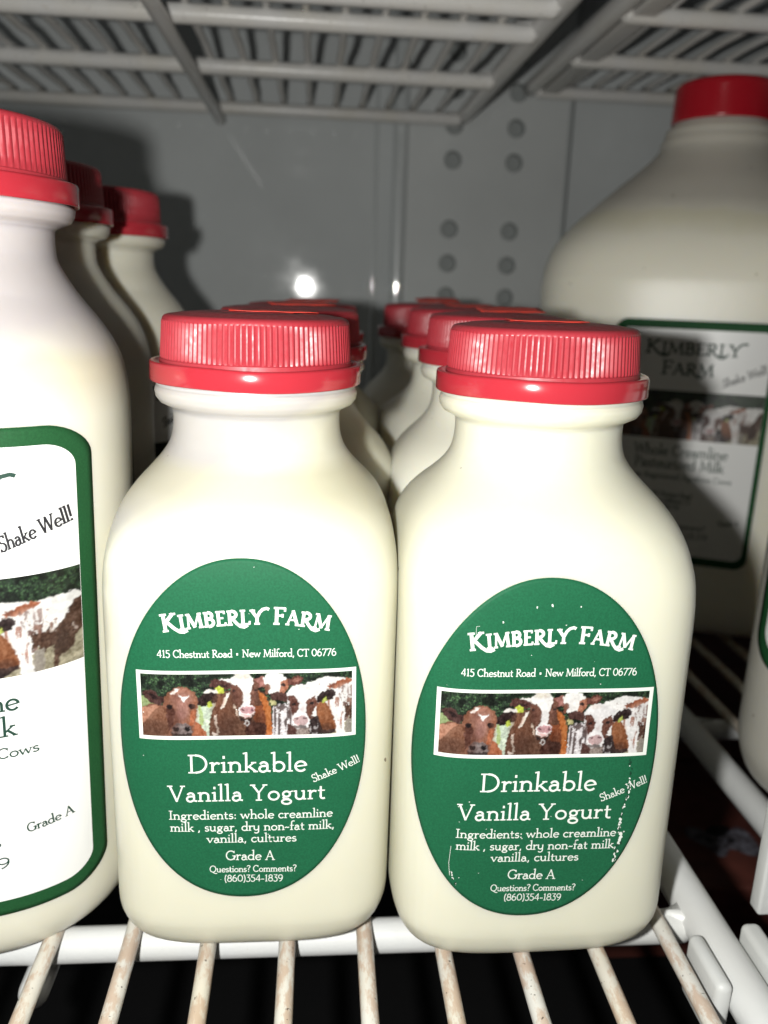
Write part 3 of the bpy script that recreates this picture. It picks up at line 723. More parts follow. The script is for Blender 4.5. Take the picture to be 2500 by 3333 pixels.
def photo_patch(name, fr, u0, u1, v0, v1, win, nu, nv, lift, parent, bow=None):
    uu = np.linspace(u0, u1, nu); vv = np.linspace(v0, v1, nv)
    Uq, Vq = np.meshgrid(uu, vv)
    x0, x1, ytop, ybot = win
    Xp = x0 + (Uq - u0) / (u1 - u0) * (x1 - x0)
    Yp = ybot + (Vq - v0) / (v1 - v0) * (ytop - ybot)
    col = 0
    for ox, oy in ((-.25, -.25), (.25, -.25), (-.25, .25), (.25, .25)):      # four samples per printed dot
        col = col + paint_cows(Xp + ox * (x1 - x0) / nu, Yp + oy * (ybot - ytop) / nv) / 4
    pd = np.pad(col, ((1, 1), (1, 1), (0, 0)), mode='edge')
    col = sum(pd[i:i + nv, j:j + nu] * w for i, j, w in ((1, 1, .36), (0, 1, .12), (2, 1, .12), (1, 0, .12), (1, 2, .12), (0, 0, .04), (0, 2, .04), (2, 0, .04), (2, 2, .04)))
    Vb = Vq if bow is None else Vq + bow(Uq)
    pts = fr.pts(Uq.ravel(), Vb.ravel(), np.full(nu * nv, lift))
    idx = np.arange(nu * nv).reshape(nv, nu)
    f = np.stack([idx[:-1, :-1].ravel(), idx[:-1, 1:].ravel(), idx[1:, 1:].ravel(), idx[1:, :-1].ravel()], 1)
    o = mesh_obj(name, pts.tolist(), f.tolist(), M_PHOTO, parent)
    at = o.data.color_attributes.new("print", 'FLOAT_COLOR', 'POINT')
    at.data.foreach_set("color", np.concatenate([col.reshape(-1, 3), np.ones((nu * nv, 1))], 1).astype(np.float32).ravel())
    return o

# ------------------------------------------------------------------ caps
def ribbed_cap(parent, z0, z1, r0, r1, ribs, material, collar):
    """ribbed side from z0 to z1 (radii r0 -> r1), smooth collar below, rounded rim, raised crown on top"""
    prof = [(collar[0], collar[1], 0), (z0 - .15, collar[1], 0), (z0, r0 - .10, 0), (z0 + .25, r0, 1), ]
    for k in range(1, 5):
        t = k / 5
        prof.append((z0 + .25 + (z1 - z0 - .6) * t, r0 + (r1 - r0) * t, 1))
    prof += [(z1 - .35, r1, 1), (z1 - .05, r1 - .12, 0), (z1 + .35, r1 - .25, 0), (z1 + .75, r1 - .65, 0), (z1 + .95, r1 - 1.3, 0)]
    h = z1 + .95
    prof += [(h + .02, r1 * .90, 0), (h + .35, r1 * .80, 0), (h + .62, r1 * .62, 0), (h + .70, r1 * .5, 0), (h + .58, r1 * .47, 0), (h + .58, r1 * .40, 0), (h + .72, r1 * .38, 0), (h + .75, r1 * .2, 0), (h + .75, .3, 0)]
    sub = (0.0, .36, .62)               # narrow valley, sloping flank, land, sloping flank
    N = ribs * 3
    verts, faces = [], []
    for z, r, rb in prof:
        for i in range(N):
            q = sub[i % 3]; th = 2 * math.pi * ((i // 3) + q) / ribs
            rr = r - (0.30 if (rb and (i % 3) == 0) else 0.0)
            verts.append((rr * math.cos(th) * MM, rr * math.sin(th) * MM, z * MM))
    L = len(prof)
    for j in range(L - 1):
        for i in range(N):
            k = (i + 1) % N
            faces.append((j*N+i, j*N+k, (j+1)*N+k, (j+1)*N+i))
    faces.append(tuple((L - 1) * N + i for i in range(N)))
    o = mesh_obj("cap", verts, faces, material, parent)
    try: o.data.set_sharp_from_angle(angle=math.radians(35))
    except Exception: pass
    return o, h + .75

def band_ring(parent, z0, z1, r, inner, seed=0):
    """tamper band: loose hoop standing a little off the collar, its edge slightly wavy"""
    rnd = random.Random(seed)
    ph = [rnd.uniform(0, 6.28) for _ in range(4)]
    prof = [(z1 - .25, inner), (z1 - .05, inner + .25), (z1 - .02, r - .45), (z1 - .12, r - .14), (z1 - .45, r), (z0 + .30, r + .06), (z0 + .06, r - .05), (z0, r - .30), (z0 + .1, r - .9), (z1 - .9, r - 1.0), (z1 - .6, inner)]
    N = 128
    verts, faces = [], []
    for z, rr in prof:
        for i in range(N):
            th = 2 * math.pi * i / N
            dz = .14 * math.sin(2 * th + ph[0]) + .07 * math.sin(5 * th + ph[1])
            dr = .10 * math.sin(3 * th + ph[2])
            k = rr + (dr if rr > inner + .3 else 0)
            verts.append((k * math.cos(th) * MM, k * math.sin(th) * MM, (z + dz) * MM))
    L = len(prof)
    for j in range(L):
        for i in range(N):
            k = (i + 1) % N; j2 = (j + 1) % L
            faces.append((j*N+i, j*N+k, j2*N+k, j2*N+i))
    faces = [f[::-1] for f in faces]
    return mesh_obj("tamper_band", verts, faces, M_BAND, parent)

def sticker(parent, top, w, d, rot, off, curl, mat_=None):
    """price sticker lying on the cap's crown, one edge lifting"""
    verts, faces = [], []
    nx, ny = 10, 6
    for t in (0, 1):
        for j in range(ny + 1):
            for i in range(nx + 1):
                x = (i / nx - .5) * w; y = (j / ny - .5) * d
                rr = math.hypot(x, y)
                z = .10 + curl * max(0, y / d + .4) ** 2 + .06 * math.sin(x * .9 + y) + (0.09 if t else 0)
                X = x * math.cos(rot) - y * math.sin(rot) + off[0]; Y = x * math.sin(rot) + y * math.cos(rot) + off[1]
                verts.append((X * MM, Y * MM, (top + z) * MM))
    K = (nx + 1) * (ny + 1)
    for j in range(ny):
        for i in range(nx):
            a = j * (nx + 1) + i
            faces.append((K + a, K + a + 1, K + a + nx + 2, K + a + nx + 1))
            faces.append((a, a + nx + 1, a + nx + 2, a + 1))
    ring = [i for i in range(nx + 1)] + [j * (nx + 1) + nx for j in range(1, ny + 1)] + [ny * (nx + 1) + i for i in range(nx - 1, -1, -1)] + [j * (nx + 1) for j in range(ny - 1, 0, -1)]
    for a, b in zip(ring, ring[1:] + ring[:1]):
        faces.append((a, b, K + b, K + a))
    return mesh_obj("price_sticker", verts, faces, M_STICK, parent)

# ------------------------------------------------------------------ small yogurt bottle with the oval label
YOG = [(-2.0, 17.5, 3.5), (-1.85, 20.4, 3.6), (-1.1, 22.7, 3.9), (0.4, 24.9, 4.3), (2.6, 26.6, 4.7), (5.6, 27.7, 5), (9, 28.1, 5.2), (45, 28.1, 5.2), (66, 28.1, 5.2), (73, 28.1, 5.0), (77.5, 27.9, 4.6), (81, 27.4, 4.1), (84, 26.7, 3.6), (87.2, 25.3, 3.1), (90, 23.3, 2.7), (92.5, 21.0, 2.35), (95, 18.8, 2.1), (97.5, 17.2, 2.0), (100, 16.5, 2), (102.5, 16.3, 2), (104.3, 16.4, 2), (104.9, 17.4, 2), (105.6, 18.8, 2), (106.6, 19.5, 2), (107.7, 19.7, 2), (108.4, 19.5, 2), (108.7, 19.2, 2), (109.1, 19.5, 2), (109.6, 19.3, 2), (110.0, 18.4, 2), (113.0, 17.6, 2)]
YOGP = smooth_profile(YOG)

def yogurt_label(parent, fr, du, dv, rot, scuffs):
    out = []
    for i in range(160):
        t = 2 * math.pi * i / 160
        q = 1 / (abs(math.cos(t)) ** 2.12 + abs(math.sin(t)) ** 2.12) ** (1 / 2.12)
        out.append((-1.0 + 22.6 * q * math.cos(t), 47.0 + 34.6 * q * math.sin(t)))
    c, s = math.cos(rot), math.sin(rot)
    class Shift:
        def pts(self, u, v, lift):
            u = np.asarray(u, float); v = np.asarray(v, float)
            U = c * u - s * (v - 47) + du; V = s * u + c * (v - 47) + 47 + dv
            return fr.pts(U, V, lift)
    sh = Shift()
    v, f = disc_patch(sh, out, 44, 0.10)
    add_rim(v, f, sh, out, 0.10)
    lab = mesh_obj("oval_label", v, f, M_GREEN, parent)
    ink = Ink()
    b = lambda u: (69.65 - 0.0048 * (u - 3.5) ** 2 - (0.0060 * (u - 3.5) ** 2 if u > 3.5 else 0), -0.0096 * (u - 3.5) - (0.0120 * (u - 3.5) if u > 3.5 else 0))
    ink.text("K`IMBER`LY` FAR`M", -14.9, 14.4, 0, 0, 3.15, w=.20, thin=.125, small=.84, curve=b, track=.035)
    ink.text("415 Chestnut Road * New Milford, CT 06776", -16.1, 15.8, 63.1, 63.4, 1.45, w=.12, thin=.085)
    ink.text("Drinkable", -11.3, 10.7, 39.85, 39.95, 3.75, w=.112, thin=.075, track=.03)
    ink.text("Vanilla Yogurt", -15.0, 14.3, 33.75, 33.9, 3.35, w=.115, thin=.078, track=.04)
    ink.text("Ingredients: whole creamline", -15.1, 15.7, 29.9, 29.9, 1.85, w=.115, thin=.085, track=.02)
    ink.text("milk , sugar, dry non~fat milk,", -14.9, 16.1, 27.3, 27.25, 1.85, w=.115, thin=.085, track=.02)
    ink.text("vanilla, cultures", -8.1, 8.9, 24.75, 24.7, 1.85, w=.115, thin=.085, track=.02)
    ink.text("Grade A", -4.7, 4.7, 20.85, 20.65, 2.05, w=.11, thin=.08)
    ink.text("Questions? Comments?", -7.75, 8.9, 18.15, 17.95, 1.45, w=.115, thin=.085)
    ink.text("(860)354-1839", -5.0, 6.3, 15.95, 15.75, 1.55, w=.11, thin=.085)
    ink.tilt_text("Shake Well!", 12.0, 37.5, 20.8, 41.2, 1.6, w=.11, thin=.085)
    # white frame round the printed photograph
    F0 = [(-20.0, 60.45), (19.45, 60.9), (19.7, 47.0), (-19.9, 46.7)]
    F1 = [(-19.25, 59.8), (18.75, 60.2), (18.95, 47.65), (-19.2, 47.45)]
    for i in range(4):
        j = (i + 1) % 4
        a0, a1, b0, b1 = map(np.array, (F0[i], F0[j], F1[i], F1[j]))
        n = 80
        L_ = np.array([a0 + (a1 - a0) * k / n for k in range(n + 1)]); R_2 = np.array([b0 + (b1 - b0) * k / n for k in range(n + 1)])
        ink.q.append((L_, R_2, 0.0, 0))
    rnd = random.Random(7 if scuffs else 3)
    # tiny nicks in the print
    for k in range(26 if scuffs else 12):
        t = rnd.uniform(0, 6.28); r = math.sqrt(rnd.random())
        u, v_ = -1 + 21.5 * r * math.cos(t), 47.3 + 33 * r * math.sin(t)
        q = rnd.uniform(.05, .16)
        ink.poly([(u - q, v_), (u + .3 * q, v_ - q * .6), (u + q, v_ + q * .3), (u, v_ + q * .7)], .02, 0)
    ink.build("lettering", sh, 0.13, [M_INKW, M_SCUFFD], lab)
    photo_patch("printed_photo", sh, -19.3, 18.9, 47.4, 60.1, (60, 1540, 76, 514), 400, 130, 0.115, lab)
    if scuffs:
        k1, k2, k3 = Ink(), Ink(), Ink()
        def fleck(k, u, v_, q, mi, lift):
            n = rnd.randint(5, 8); a0 = rnd.uniform(0, 6)
            k.poly([(u + q * rnd.uniform(.4, 1.1) * math.cos(a0 + 6.283 * i / n), v_ + 1.5 * q * rnd.uniform(.4, 1.1) * math.sin(a0 + 6.283 * i / n)) for i in range(n)], lift, mi)
        li = 0.0
        for i in range(64):
            f = rnd.random()
            li += .0004
            fleck(k1, 16.6 + .5 * math.sin(f * 5) + rnd.gauss(0, .12), 46.4 - 15.8 * f, rnd.uniform(.12, .30), 1 if i % 2 else 0, li)
        for i in range(26):
            f = rnd.random(); li += .0004
            fleck(k1, 17.0 - 1.3 * f + rnd.gauss(0, .2), 31.0 - 6.6 * f, rnd.uniform(.16, .42), 1 if i % 3 == 1 else 0, li)
        for i in range(14):
            f = rnd.random(); li += .0004
            fleck(k2, -15.6 + 1.2 * f + rnd.gauss(0, .15), 22.6 - 3.4 * f, rnd.uniform(.10, .24), i % 2, li)
        k2.ribbon([(-15.8, 28.0), (-16.0, 24.2), (-15.7, 21.5)], .07, .01, 0)
        for u, v_, q in ((-3.6, 76.4, .22), (-.9, 76.7, .3), (4.2, 76.5, .14), (-9.4, 73.6, .2)):
            li += .0004
            fleck(k3, u, v_, q, 0, li)
        k3.ribbon([(-13.4, 72.7), (-14.0, 72.6), (-13.9, 69.6)], .06, .01, 0)
        for k in (k1, k2, k3):
            k.build("scuff_mark", sh, 0.145, [M_INKW, M_SCUFFD], lab)
    return lab

def make_yogurt(label, loc, rot, group, du=0, dv=0, lrot=0, scuffs=False, stick=None, seed=0, body=None, base=-4.0):
    t = thing("yogurt_bottle", label, "bottle", loc, rot, group)
    prof = [(z + (base + 2.0) * max(0.0, 1 - (z + 2.0) / 24.0), r, n) for z, r, n in YOGP]
    lathe("bottle_body", prof, body or M_YOG, t)
    fr = Front([p for p in YOGP if p[0] < 100])
    yogurt_label(t, fr, du, dv, lrot, scuffs)
    cap, top = ribbed_cap(t, 113.9, 121.0, 18.45, 18.0, 112, M_CAP, (112.2, 18.55))
    band_ring(cap, 109.5, 113.3, 20.4, 18.4, seed)
    if stick: sticker(cap, top, *stick)
    return t

# ------------------------------------------------------------------ white labels of the milk bottles and jugs
def white_label(parent, fr, hw, v0, v1, border, rad, detail=True, uc=0.0, shake=(11.8, .745, 26.0, .812)):
    def VV(rel): return v0 + (v1 - v0) * rel
    k = hw / 28.5
    lab_o = rrect(uc - hw, v0, uc + hw, v1, rad)
    v, f = disc_patch(fr, lab_o, 44, 0.10)
    add_rim(v, f, fr, lab_o, 0.10)
    lab = mesh_obj("white_label", v, f, M_BORDER, parent)
    inn = rrect(uc - hw + border * .62, v0 + border, uc + hw - border * .62, v1 - border, rad * .7)
    v, f = disc_patch(fr, inn, 44, 0.16)
    mesh_obj("paper_field", v, f, M_WPAPER, lab)
    if not detail:
        return lab
    ink = Ink()
    def L(s, a, b, r0, r1, cap, mi=0, **kw):
        ink.text(s, uc + a * k, uc + b * k, VV(r0), VV(r1), cap * k, mi=mi, **kw)
    L("K`IMBER`LY`", -17.0, 17.2, .868, .868, 5.0, mi=0, w=.17, thin=.11, small=.84)
    L("FAR`M", -10.5, 8.0, .787, .787, 5.0, mi=0, w=.17, thin=.11, small=.84)
    ink.tilt_text("Shake Well!", uc + shake[0] * k, VV(shake[1]), uc + shake[2] * k, VV(shake[3]), 2.9 * k, w=.12, thin=.09, mi=1, skew=.22)
    ink.build("heading_lettering", fr, 0.20, [M_INKG, M_INKK], lab)
    ink = Ink()
    L("Whole Creamline", -17.0, 16.7, .456, .456, 3.9, w=.12)
    L("Pasteurized Milk", -16.4, 16.0, .402, .402, 3.9, w=.12)
    L("From Registered Ayrshire Cows", -19.5, 19.3, .358, .356, 2.15, w=.13)
    L("415 Chestnut Road", -9, 6, .283, .283, 1.9, w=.13)
    L("New Milford, CT", -8, 6, .256, .256, 1.9, w=.13)
    L("06776", -4, 2, .229, .229, 1.9, w=.13)
    L("Grade A", 16.6, 24.0, .180, .187, 2.0, w=.13)
    L("Questions? Comments?", -13.0, 12.3, .146, .150, 2.0, w=.13)
    L("(860)354-1839", -13.8, 13.6, .106, .112, 2.4, w=.12)
    ink.build("lettering", fr, 0.20, [M_INKG, M_INKK], lab)
    photo_patch("printed_photo", fr, uc - hw + border * .62 + .05, uc + hw - border * .62 - .05, VV(.525), VV(.722), (40, 1720, -30, 535), 420, 130, 0.18, lab)
    return lab

TALL = [(-4.8, 24.5, 2.2), (-4.65, 27.0, 2.2), (-3.9, 28.8, 2.2), (-2.2, 30.4, 2.2), (0.2, 31.6, 2.2), (3.6, 32.3, 2.2), (9, 32.5, 2.2), (60, 32.6, 2.2), (101, 32.6, 2.2), (106, 32.4, 2.2), (110, 31.9, 2.2), (113.5, 31.0, 2.2), (117.4, 29.2, 2.15), (121, 26.8, 2.1), (124.5, 24.0, 2.05), (128, 21.6, 2), (131.5, 19.8, 2), (134.5, 19.5, 2), (136.8, 19.6, 2), (137.5, 20.8, 2), (138.3, 22.6, 2), (139.4, 23.3, 2), (140.6, 23.5, 2), (141.2, 23.0, 2), (141.5, 21.6, 2), (145.0, 21.0, 2)]
TALLP = smooth_profile(TALL)
def make_milk(label, loc, rot, group, seed=0):
    t = thing("milk_bottle", label, "bottle", loc, rot, group)
    lathe("bottle_body", TALLP, M_MILK, t, ratio=.95)
    fr = Front([p for p in TALLP if p[0] < 130], .95)
    white_label(t, fr, 28.0, 7.8, 103.4, 3.3, 6.0, uc=1.35, shake=(15.6, .772, 25.9, .815))
    cap, top = ribbed_cap(t, 145.9, 154.2, 22.3, 21.9, 112, M_CAP, (144.0, 22.4))
    band_ring(cap, 141.0, 145.1, 24.3, 22.2, seed)
    return t

# ------------------------------------------------------------------ wide milk jugs
JUG = [(0.0, 52, 3.5), (0.6, 58, 3.5), (3.0, 63.5, 3.7), (8, 68.2, 4), (15, 70.8, 4), (22, 71.5, 4), (90, 71.5, 4), (150, 71.5, 4), (158, 71.0, 3.8), (166, 69.2, 3.5), (173, 65.6, 3.2), (181, 59.0, 2.9), (189, 51.0, 2.6), (197, 42.6, 2.35), (204, 34.6, 2.15), (209, 29.4, 2.05), (211.5, 27.4, 2), (213, 26.2, 2), (214.5, 25.8, 2), (217, 25.4, 2), (218, 24.6, 2), (219, 24.3, 2), (221.5, 24.0, 2), (222.4, 23.0, 2), (224, 21.5, 2), (226, 21.0, 2)]
def make_jug(label, loc, rot, scale, lab_args, detail=True, body=None):
    prof = smooth_profile([(z * scale, r * scale, n) for z, r, n in JUG], 1.2)
    t = thing("milk_jug", label, "jug", loc, rot, None)
    lathe("jug_body", prof, body or M_JUG, t, N=160)
    fr = Front([p for p in prof if p[0] < 200 * scale])
    white_label(t, fr, *lab_args, detail=detail)
    s = scale
    cp = smooth_profile([(225.0, 21.2, 2), (225.1, 21.9, 2), (225.6, 22.1, 2), (233, 21.9, 2), (239.0, 21.6, 2), (240.6, 21.1, 2), (241.6, 20.0, 2), (242.0, 18.0, 2), (242.2, 10, 2), (242.3, 1.0, 2)], .8)
    lathe("cap", [(z * s, r * s, n) for z, r, n in cp], M_JUGCAP, t)
    # small moulded nub on the crown
    nb = [(242.2, 1.4, 2), (243.0, 1.1, 2), (243.4, .4, 2)]
    c = t.children[-1]
    lathe("moulding_nub", [(z * s, r * s, n) for z, r, n in nb], M_JUGCAP, c, N=16)
    return t

# ------------------------------------------------------------------ tubes, shelves
def tube_bm(bm, pts, r, seg=14, caps=True):
    """swept round bar through pts (mm)"""
    P = [Vector(p) for p in pts]
    rings = []
    for i, p in enumerate(P):
        d = (P[min(i + 1, len(P) - 1)] - P[max(i - 1, 0)]).normalized()
        a = d.cross(Vector((0, 0, 1)))
        if a.length < 1e-4: a = d.cross(Vector((1, 0, 0)))
        a.normalize(); b = a.cross(d)
        rr = r[i] if isinstance(r, (list, tuple)) else r
        rings.append([bm.verts.new((p + (a * math.cos(2*math.pi*k/seg) + b * math.sin(2*math.pi*k/seg)) * rr) * MM) for k in range(seg)])
    for j in range(len(rings) - 1):
        for k in range(seg):
            q = (k + 1) % seg
            bm.faces.new((rings[j][k], rings[j][q], rings[j+1][q], rings[j+1][k]))
    if caps:
        bm.faces.new(rings[0][::-1]); bm.faces.new(rings[-1])

def tube(name, pts, r, material, parent, seg=14, caps=True):
    bm = bmesh.new()
    tube_bm(bm, pts, r, seg, caps)
    return bm_obj(name, bm, material, parent)

def rounded_end(p, q, r, k=5):
    """bar from p to q with domed ends: returns points and radii"""
    p, q = Vector(p), Vector(q); d = (q - p).normalized()
    pts, rr = [], []
    for i in range(k + 1):
        t = math.pi / 2 * (1 - i / k)
        pts.append(p + d * (r * (1 - math.sin(t)))); rr.append(max(.02, r * math.cos(t)))
    for i in range(k + 1):
        t = math.pi / 2 * (i / k)
        pts.append(q - d * (r * (1 - math.sin(t)))); rr.append(max(.02, r * math.cos(t)))
    return pts, rr

def wavy(p, q, n, amp, seed):
    rnd = random.Random(seed)
    p, q = Vector(p), Vector(q)
    return [p + (q - p) * (i / n) + Vector((rnd.uniform(-amp, amp), 0, rnd.uniform(-amp, amp))) for i in range(n + 1)]

def box(name, lo, hi, material, parent=None, bev=.8, seg=3):
    bm = bmesh.new()
    bmesh.ops.create_cube(bm, size=1.0)
    for v in bm.verts:
        v.co = Vector([((a + b) / 2 + (b - a) * c) * MM for a, b, c in zip(lo, hi, v.co)])
    if bev:
        bmesh.ops.bevel(bm, geom=list(bm.edges), offset=bev * MM, segments=seg, affect='EDGES', profile=.5)
    return bm_obj(name, bm, material, parent, True, 50)

def fillet_joint(bm, x, y, z, r, sx, sy):
    """weld web in the corner between a side tube and a cross tube"""
    n = 8; R = 11
    cx, cy = x + sx * R, y + sy * R
    top, bot = [], []
    pts = [(x, y)]
    for i in range(n + 1):
        t = math.pi / 2 * i / n
        pts.append((cx - sx * R * math.sin(t), cy - sy * R * (math.cos(t))))
    for px, py in pts:
        top.append(bm.verts.new((px * MM, py * MM, (z + r * .75) * MM)))
        bot.append(bm.verts.new((px * MM, py * MM, (z - r * .75) * MM)))
    bm.faces.new(top); bm.faces.new(bot[::-1])
    for i in range(len(pts)):
        j = (i + 1) % len(pts)
        bm.faces.new((top[i], top[j], bot[j], bot[i]))

def wire_shelf(label, base, xs, y0, y1, crosses, sides, mats, group, mid=None, wire_r=1.75, cr=3.7, side_r=4.6, amp=.12, seed=1):
    """xs: x of every wire; crosses: depths of the cross tubes; sides: x of the side tubes (all mm, z=0 at the wires' top)"""
    mw, mt = mats
    t = thing("wire_shelf", label, "shelf", (0, 0, base * MM), (0, 0, 0), group)
    lo, hi = min(sides + xs[:1]) , max(sides + xs[-1:])
    zc = -2 * wire_r - cr + .6
    for i, x in enumerate(xs):
        tube("wire", wavy((x, y0, -wire_r), (x, y1, -wire_r), 24, amp, seed * 100 + i), wire_r, mw, t, 12)
    for y in crosses:
        pts, rr = rounded_end((lo + 1, y, zc), (hi - 1, y, zc), cr)
        tube("cross_tube", pts, rr, mt, t)
    for x in sides:
        bm = bmesh.new()
        tube_bm(bm, wavy((x, y0 - 5, -cr), (x, y1 + 2, -cr), 20, .05, seed + int(x)), side_r)
        for y in crosses:
            for sy in (-1, 1):
                fillet_joint(bm, x, y, -cr - 1.2, cr, -1 if x > (lo + hi) / 2 else 1, sy)
        bm_obj("side_tube", bm, mt, t)
    if mid is not None:
        pts, rr = rounded_end((mid, y0 if base > 0 else crosses[0] - 9, zc - 2 * cr + 1.2), (mid, y1, zc - 2 * cr + 1.2), cr * .85)
        tube("support_bar", pts, rr, mt, t)
    return t

# ================================================================== THE PLACE
# cabinet: back wall, centre strip with holes, floor, side walls
def quad(name, pts, material, kind="structure", parent=None):
    o = mesh_obj(name, [(a*MM, b*MM, c*MM) for a, b, c in pts], [tuple(range(len(pts)))], material, parent, False)
    if kind: o["kind"] = kind
    return o

def slab(name, lo, hi, material, bev=0):
    o = box(name, lo, hi, material, None, bev) if bev else box(name, lo, hi, material, None, 0)
    o["kind"] = "structure"
    return o

bw = slab("back_wall", (-420, 556, -330), (520, 566, 420), M_WALL)
bw.rotation_euler = (0, 0, math.radians(-0.4))
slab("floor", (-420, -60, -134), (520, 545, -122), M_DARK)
slab("side_wall", (-432, 60, -330), (-420, 556, 420), M_WALL)

pt = thing("perforated_panel", "tall grey metal strip with two columns of round holes on the back wall", "panel", (0, 0.5555, 0))
def perforated():
    X0, X1, Z0, Z1 = 52.5, 154.0, -325, 415
    cols = (83.2, 121.8)
    rows = [v + 128 for v in (404, 256, 199, 180, 138, 117.6, 97.4, 77.6, 37.0, 16.2, -3.8, -24, -66, -86, -106, -126, -168, -188)]
    rows = sorted([r for r in rows if Z0 + 12 < r < Z1 - 12])
    xe = [X0] + [(cols[0] + cols[1]) / 2] + [X1]
    ze = [Z0] + [(a + b) / 2 for a, b in zip(rows[:-1], rows[1:])] + [Z1]
    bm = bmesh.new()
    N = 32; R = 5.7; dep = 7.0
    def V(b, x, y, z): return b.verts.new((x * MM, y * MM, z * MM))
    for ci, cx in enumerate(cols):
        for ri, cz in enumerate(rows):
            x0, x1, z0, z1 = xe[ci], xe[ci + 1], ze[ri], ze[ri + 1]
            inner, outer, deep = [], [], []
            for i in range(N):
                t = 2 * math.pi * i / N
                c, s = math.cos(t), math.sin(t)
                inner.append((cx + R * c, cz + R * s))
                k = 1 / max(abs(c), abs(s))
                u, w = c * k, s * k
                outer.append((cx + (u * (x1 - cx) if u > 0 else u * (cx - x0)), cz + (w * (z1 - cz) if w > 0 else w * (cz - z0))))
            A_ = [V(bm, x, -8.0, z) for x, z in outer]; B_ = [V(bm, x, -8.0, z) for x, z in inner]
            C_ = [V(bm, cx + (x - cx) * .93, -7.3, cz + (z - cz) * .90) for x, z in inner]
            bh = bmesh.new()
            D_ = [V(bh, cx + (x - cx) * .93, -7.3, cz + (z - cz) * .90) for x, z in inner]
            E_ = [V(bh, cx + (x - cx) * .86, -2.6, cz + (z - cz) * .84) for x, z in inner]
            for i in range(N):
                j = (i + 1) % N
                bm.faces.new((A_[i], A_[j], B_[j], B_[i])); bm.faces.new((B_[i], B_[j], C_[j], C_[i]))
                bh.faces.new((D_[i], D_[j], E_[j], E_[i]))
            bh.faces.new(E_)
            bm_obj("hole", bh, M_HOLE, pt, True, 40)
    bmesh.ops.remove_doubles(bm, verts=bm.verts, dist=1e-6)
    bm_obj("strip_face", bm, M_PANEL, pt, False)
perforated()
tube("edge_bead", [(51.0, -5.8, -325), (51.0, -5.8, 415)], 5.0, M_BEAD, pt, 96, False)
tube("trim_line", [(36.0, .3, -325), (36.0, .3, 415)], 1.5, M_BEAD, pt, 32, False)
tube("seam_strip", [(155.0, -5.5, -325), (155.0, -5.5, 415)], 2.8, M_SEAM, pt, 24, False)

# ------------------------------------------------------------------ shelves
left_xs = [-53.2 + 16.25 * i for i in range(-3, 9)]
sh1 = wire_shelf("white wire shelf with stained wires right under the two green labelled bottles", -3.6, left_xs, 66, 545, [151.8, 262, 400, 535], [88.2], (M_WIRE, M_TUBE), "lower wire shelves", mid=-57, seed=2)
right_xs = [137.6 + 17.0 * i for i in range(1, 10)]
sh2 = wire_shelf("lower right wire shelf with bare tube end beside the wide jugs", -20, right_xs, 70, 545, [110, 266, 400, 535], [137.6], (M_WIRE, M_TUBE), "lower wire shelves", seed=3)

# clips on the side tubes
def clip(parent, lo, hi):
    return box("shelf_clip", lo, hi, M_CLIP, parent, 1.5, 4)
clip(sh1, (80.2, 126.5, -13.0), (83.6, 141, 1.6))
clip(sh1, (93.0, 108.0, -7.0), (97.4, 143.5, 1.8))

# upper shelves, seen from below
up_l = [-190 + 15.4 * i for i in range(18)]
up_l = [x for x in up_l if x < 83]
UPB = 128 + 98 + 4.5 + 3.5 - .6
su1 = wire_shelf("greyish upper wire shelf seen from below over the tall bottles", UPB, up_l, 250, 543, [300, 329, 362, 442, 538], [87.5], (M_UPW, M_UPW), "upper wire shelves", mid=-58, seed=4, amp=.3)
up_r = [150 + 15.4 * i for i in range(14)]
UPR = UPB + 17
su2 = wire_shelf("rusty spotted upper wire shelf seen from below over the wide jug", UPR, up_r, 250, 540, [300, 388, 462, 535], [127.0], (M_UPW, M_UPW), "upper wire shelves", seed=5, amp=.3)
box("side_flange", (132.0, 250, -8.0), (142, 540, -5.5), M_UPW, su2, .6)

# white upright between the two lower shelves
po = thing("shelf_upright", "white plastic upright strip at the right edge beside the shelf clips", "upright", (0, 0, 0))
box("upright_strip", (98.6, 146, -3), (112, 150, 120), M_CLIP, po, .7)
box("slotted_lip", (101.5, 143.4, -3), (112, 145.9, 60), M_CLIP, po, .5)

# ------------------------------------------------------------------ bottles
GY = "yogurt bottles in two rows on the wire shelf"
ya = make_yogurt("red capped yogurt bottle with clean green oval label, beside the cut off tall milk bottle",
                 (-0.0114, 0.1663, 0), (0, 0, 0), GY, stick=(17, 9, .1, (3, 2), .15), seed=1)
yb = make_yogurt("red capped yogurt bottle whose green oval label is scuffed white down its right side",
                 (0.0451, 0.1604, 0), (0, math.radians(-.6), 0), GY, du=-2.2, dv=-1.1, lrot=math.radians(-.8), scuffs=True, body=M_YOGFULL, base=-3.0, stick=(15, 10, -.1, (1, 3), .12), seed=2)
def behind(src, x, y, rz, label, lift=.0007):
    c = copy_tree(src)
    c.location = (x * MM, y * MM, 0); c.rotation_euler = (0, 0, rz)
    c["label"] = label
    for ch in c.children:
        for st in ch.children:
            if st.name.startswith("price_sticker"):      # the stickers of the rear rows curl up
                me = st.data.copy(); st.data = me
                for v in me.vertices:
                    k = max(0.0, min(1.0, (v.co.y + .004) / .010))
                    v.co.z += lift * k * (1.0 - .5 * max(0.0, -v.co.x / .010))
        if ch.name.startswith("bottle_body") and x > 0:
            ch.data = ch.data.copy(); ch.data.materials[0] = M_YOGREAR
    return c
behind(ya, -6.8, 224.5, .12, "shaded yogurt bottle second in the row, directly behind the clean labelled bottle")
behind(ya, -4.4, 283.0, -.3, "yogurt bottle third in the left row, only its red cap top showing")
behind(ya, 47.4, 218.6, -.1, "yogurt bottle standing directly behind the scuffed label bottle, half hidden by it", .0012)
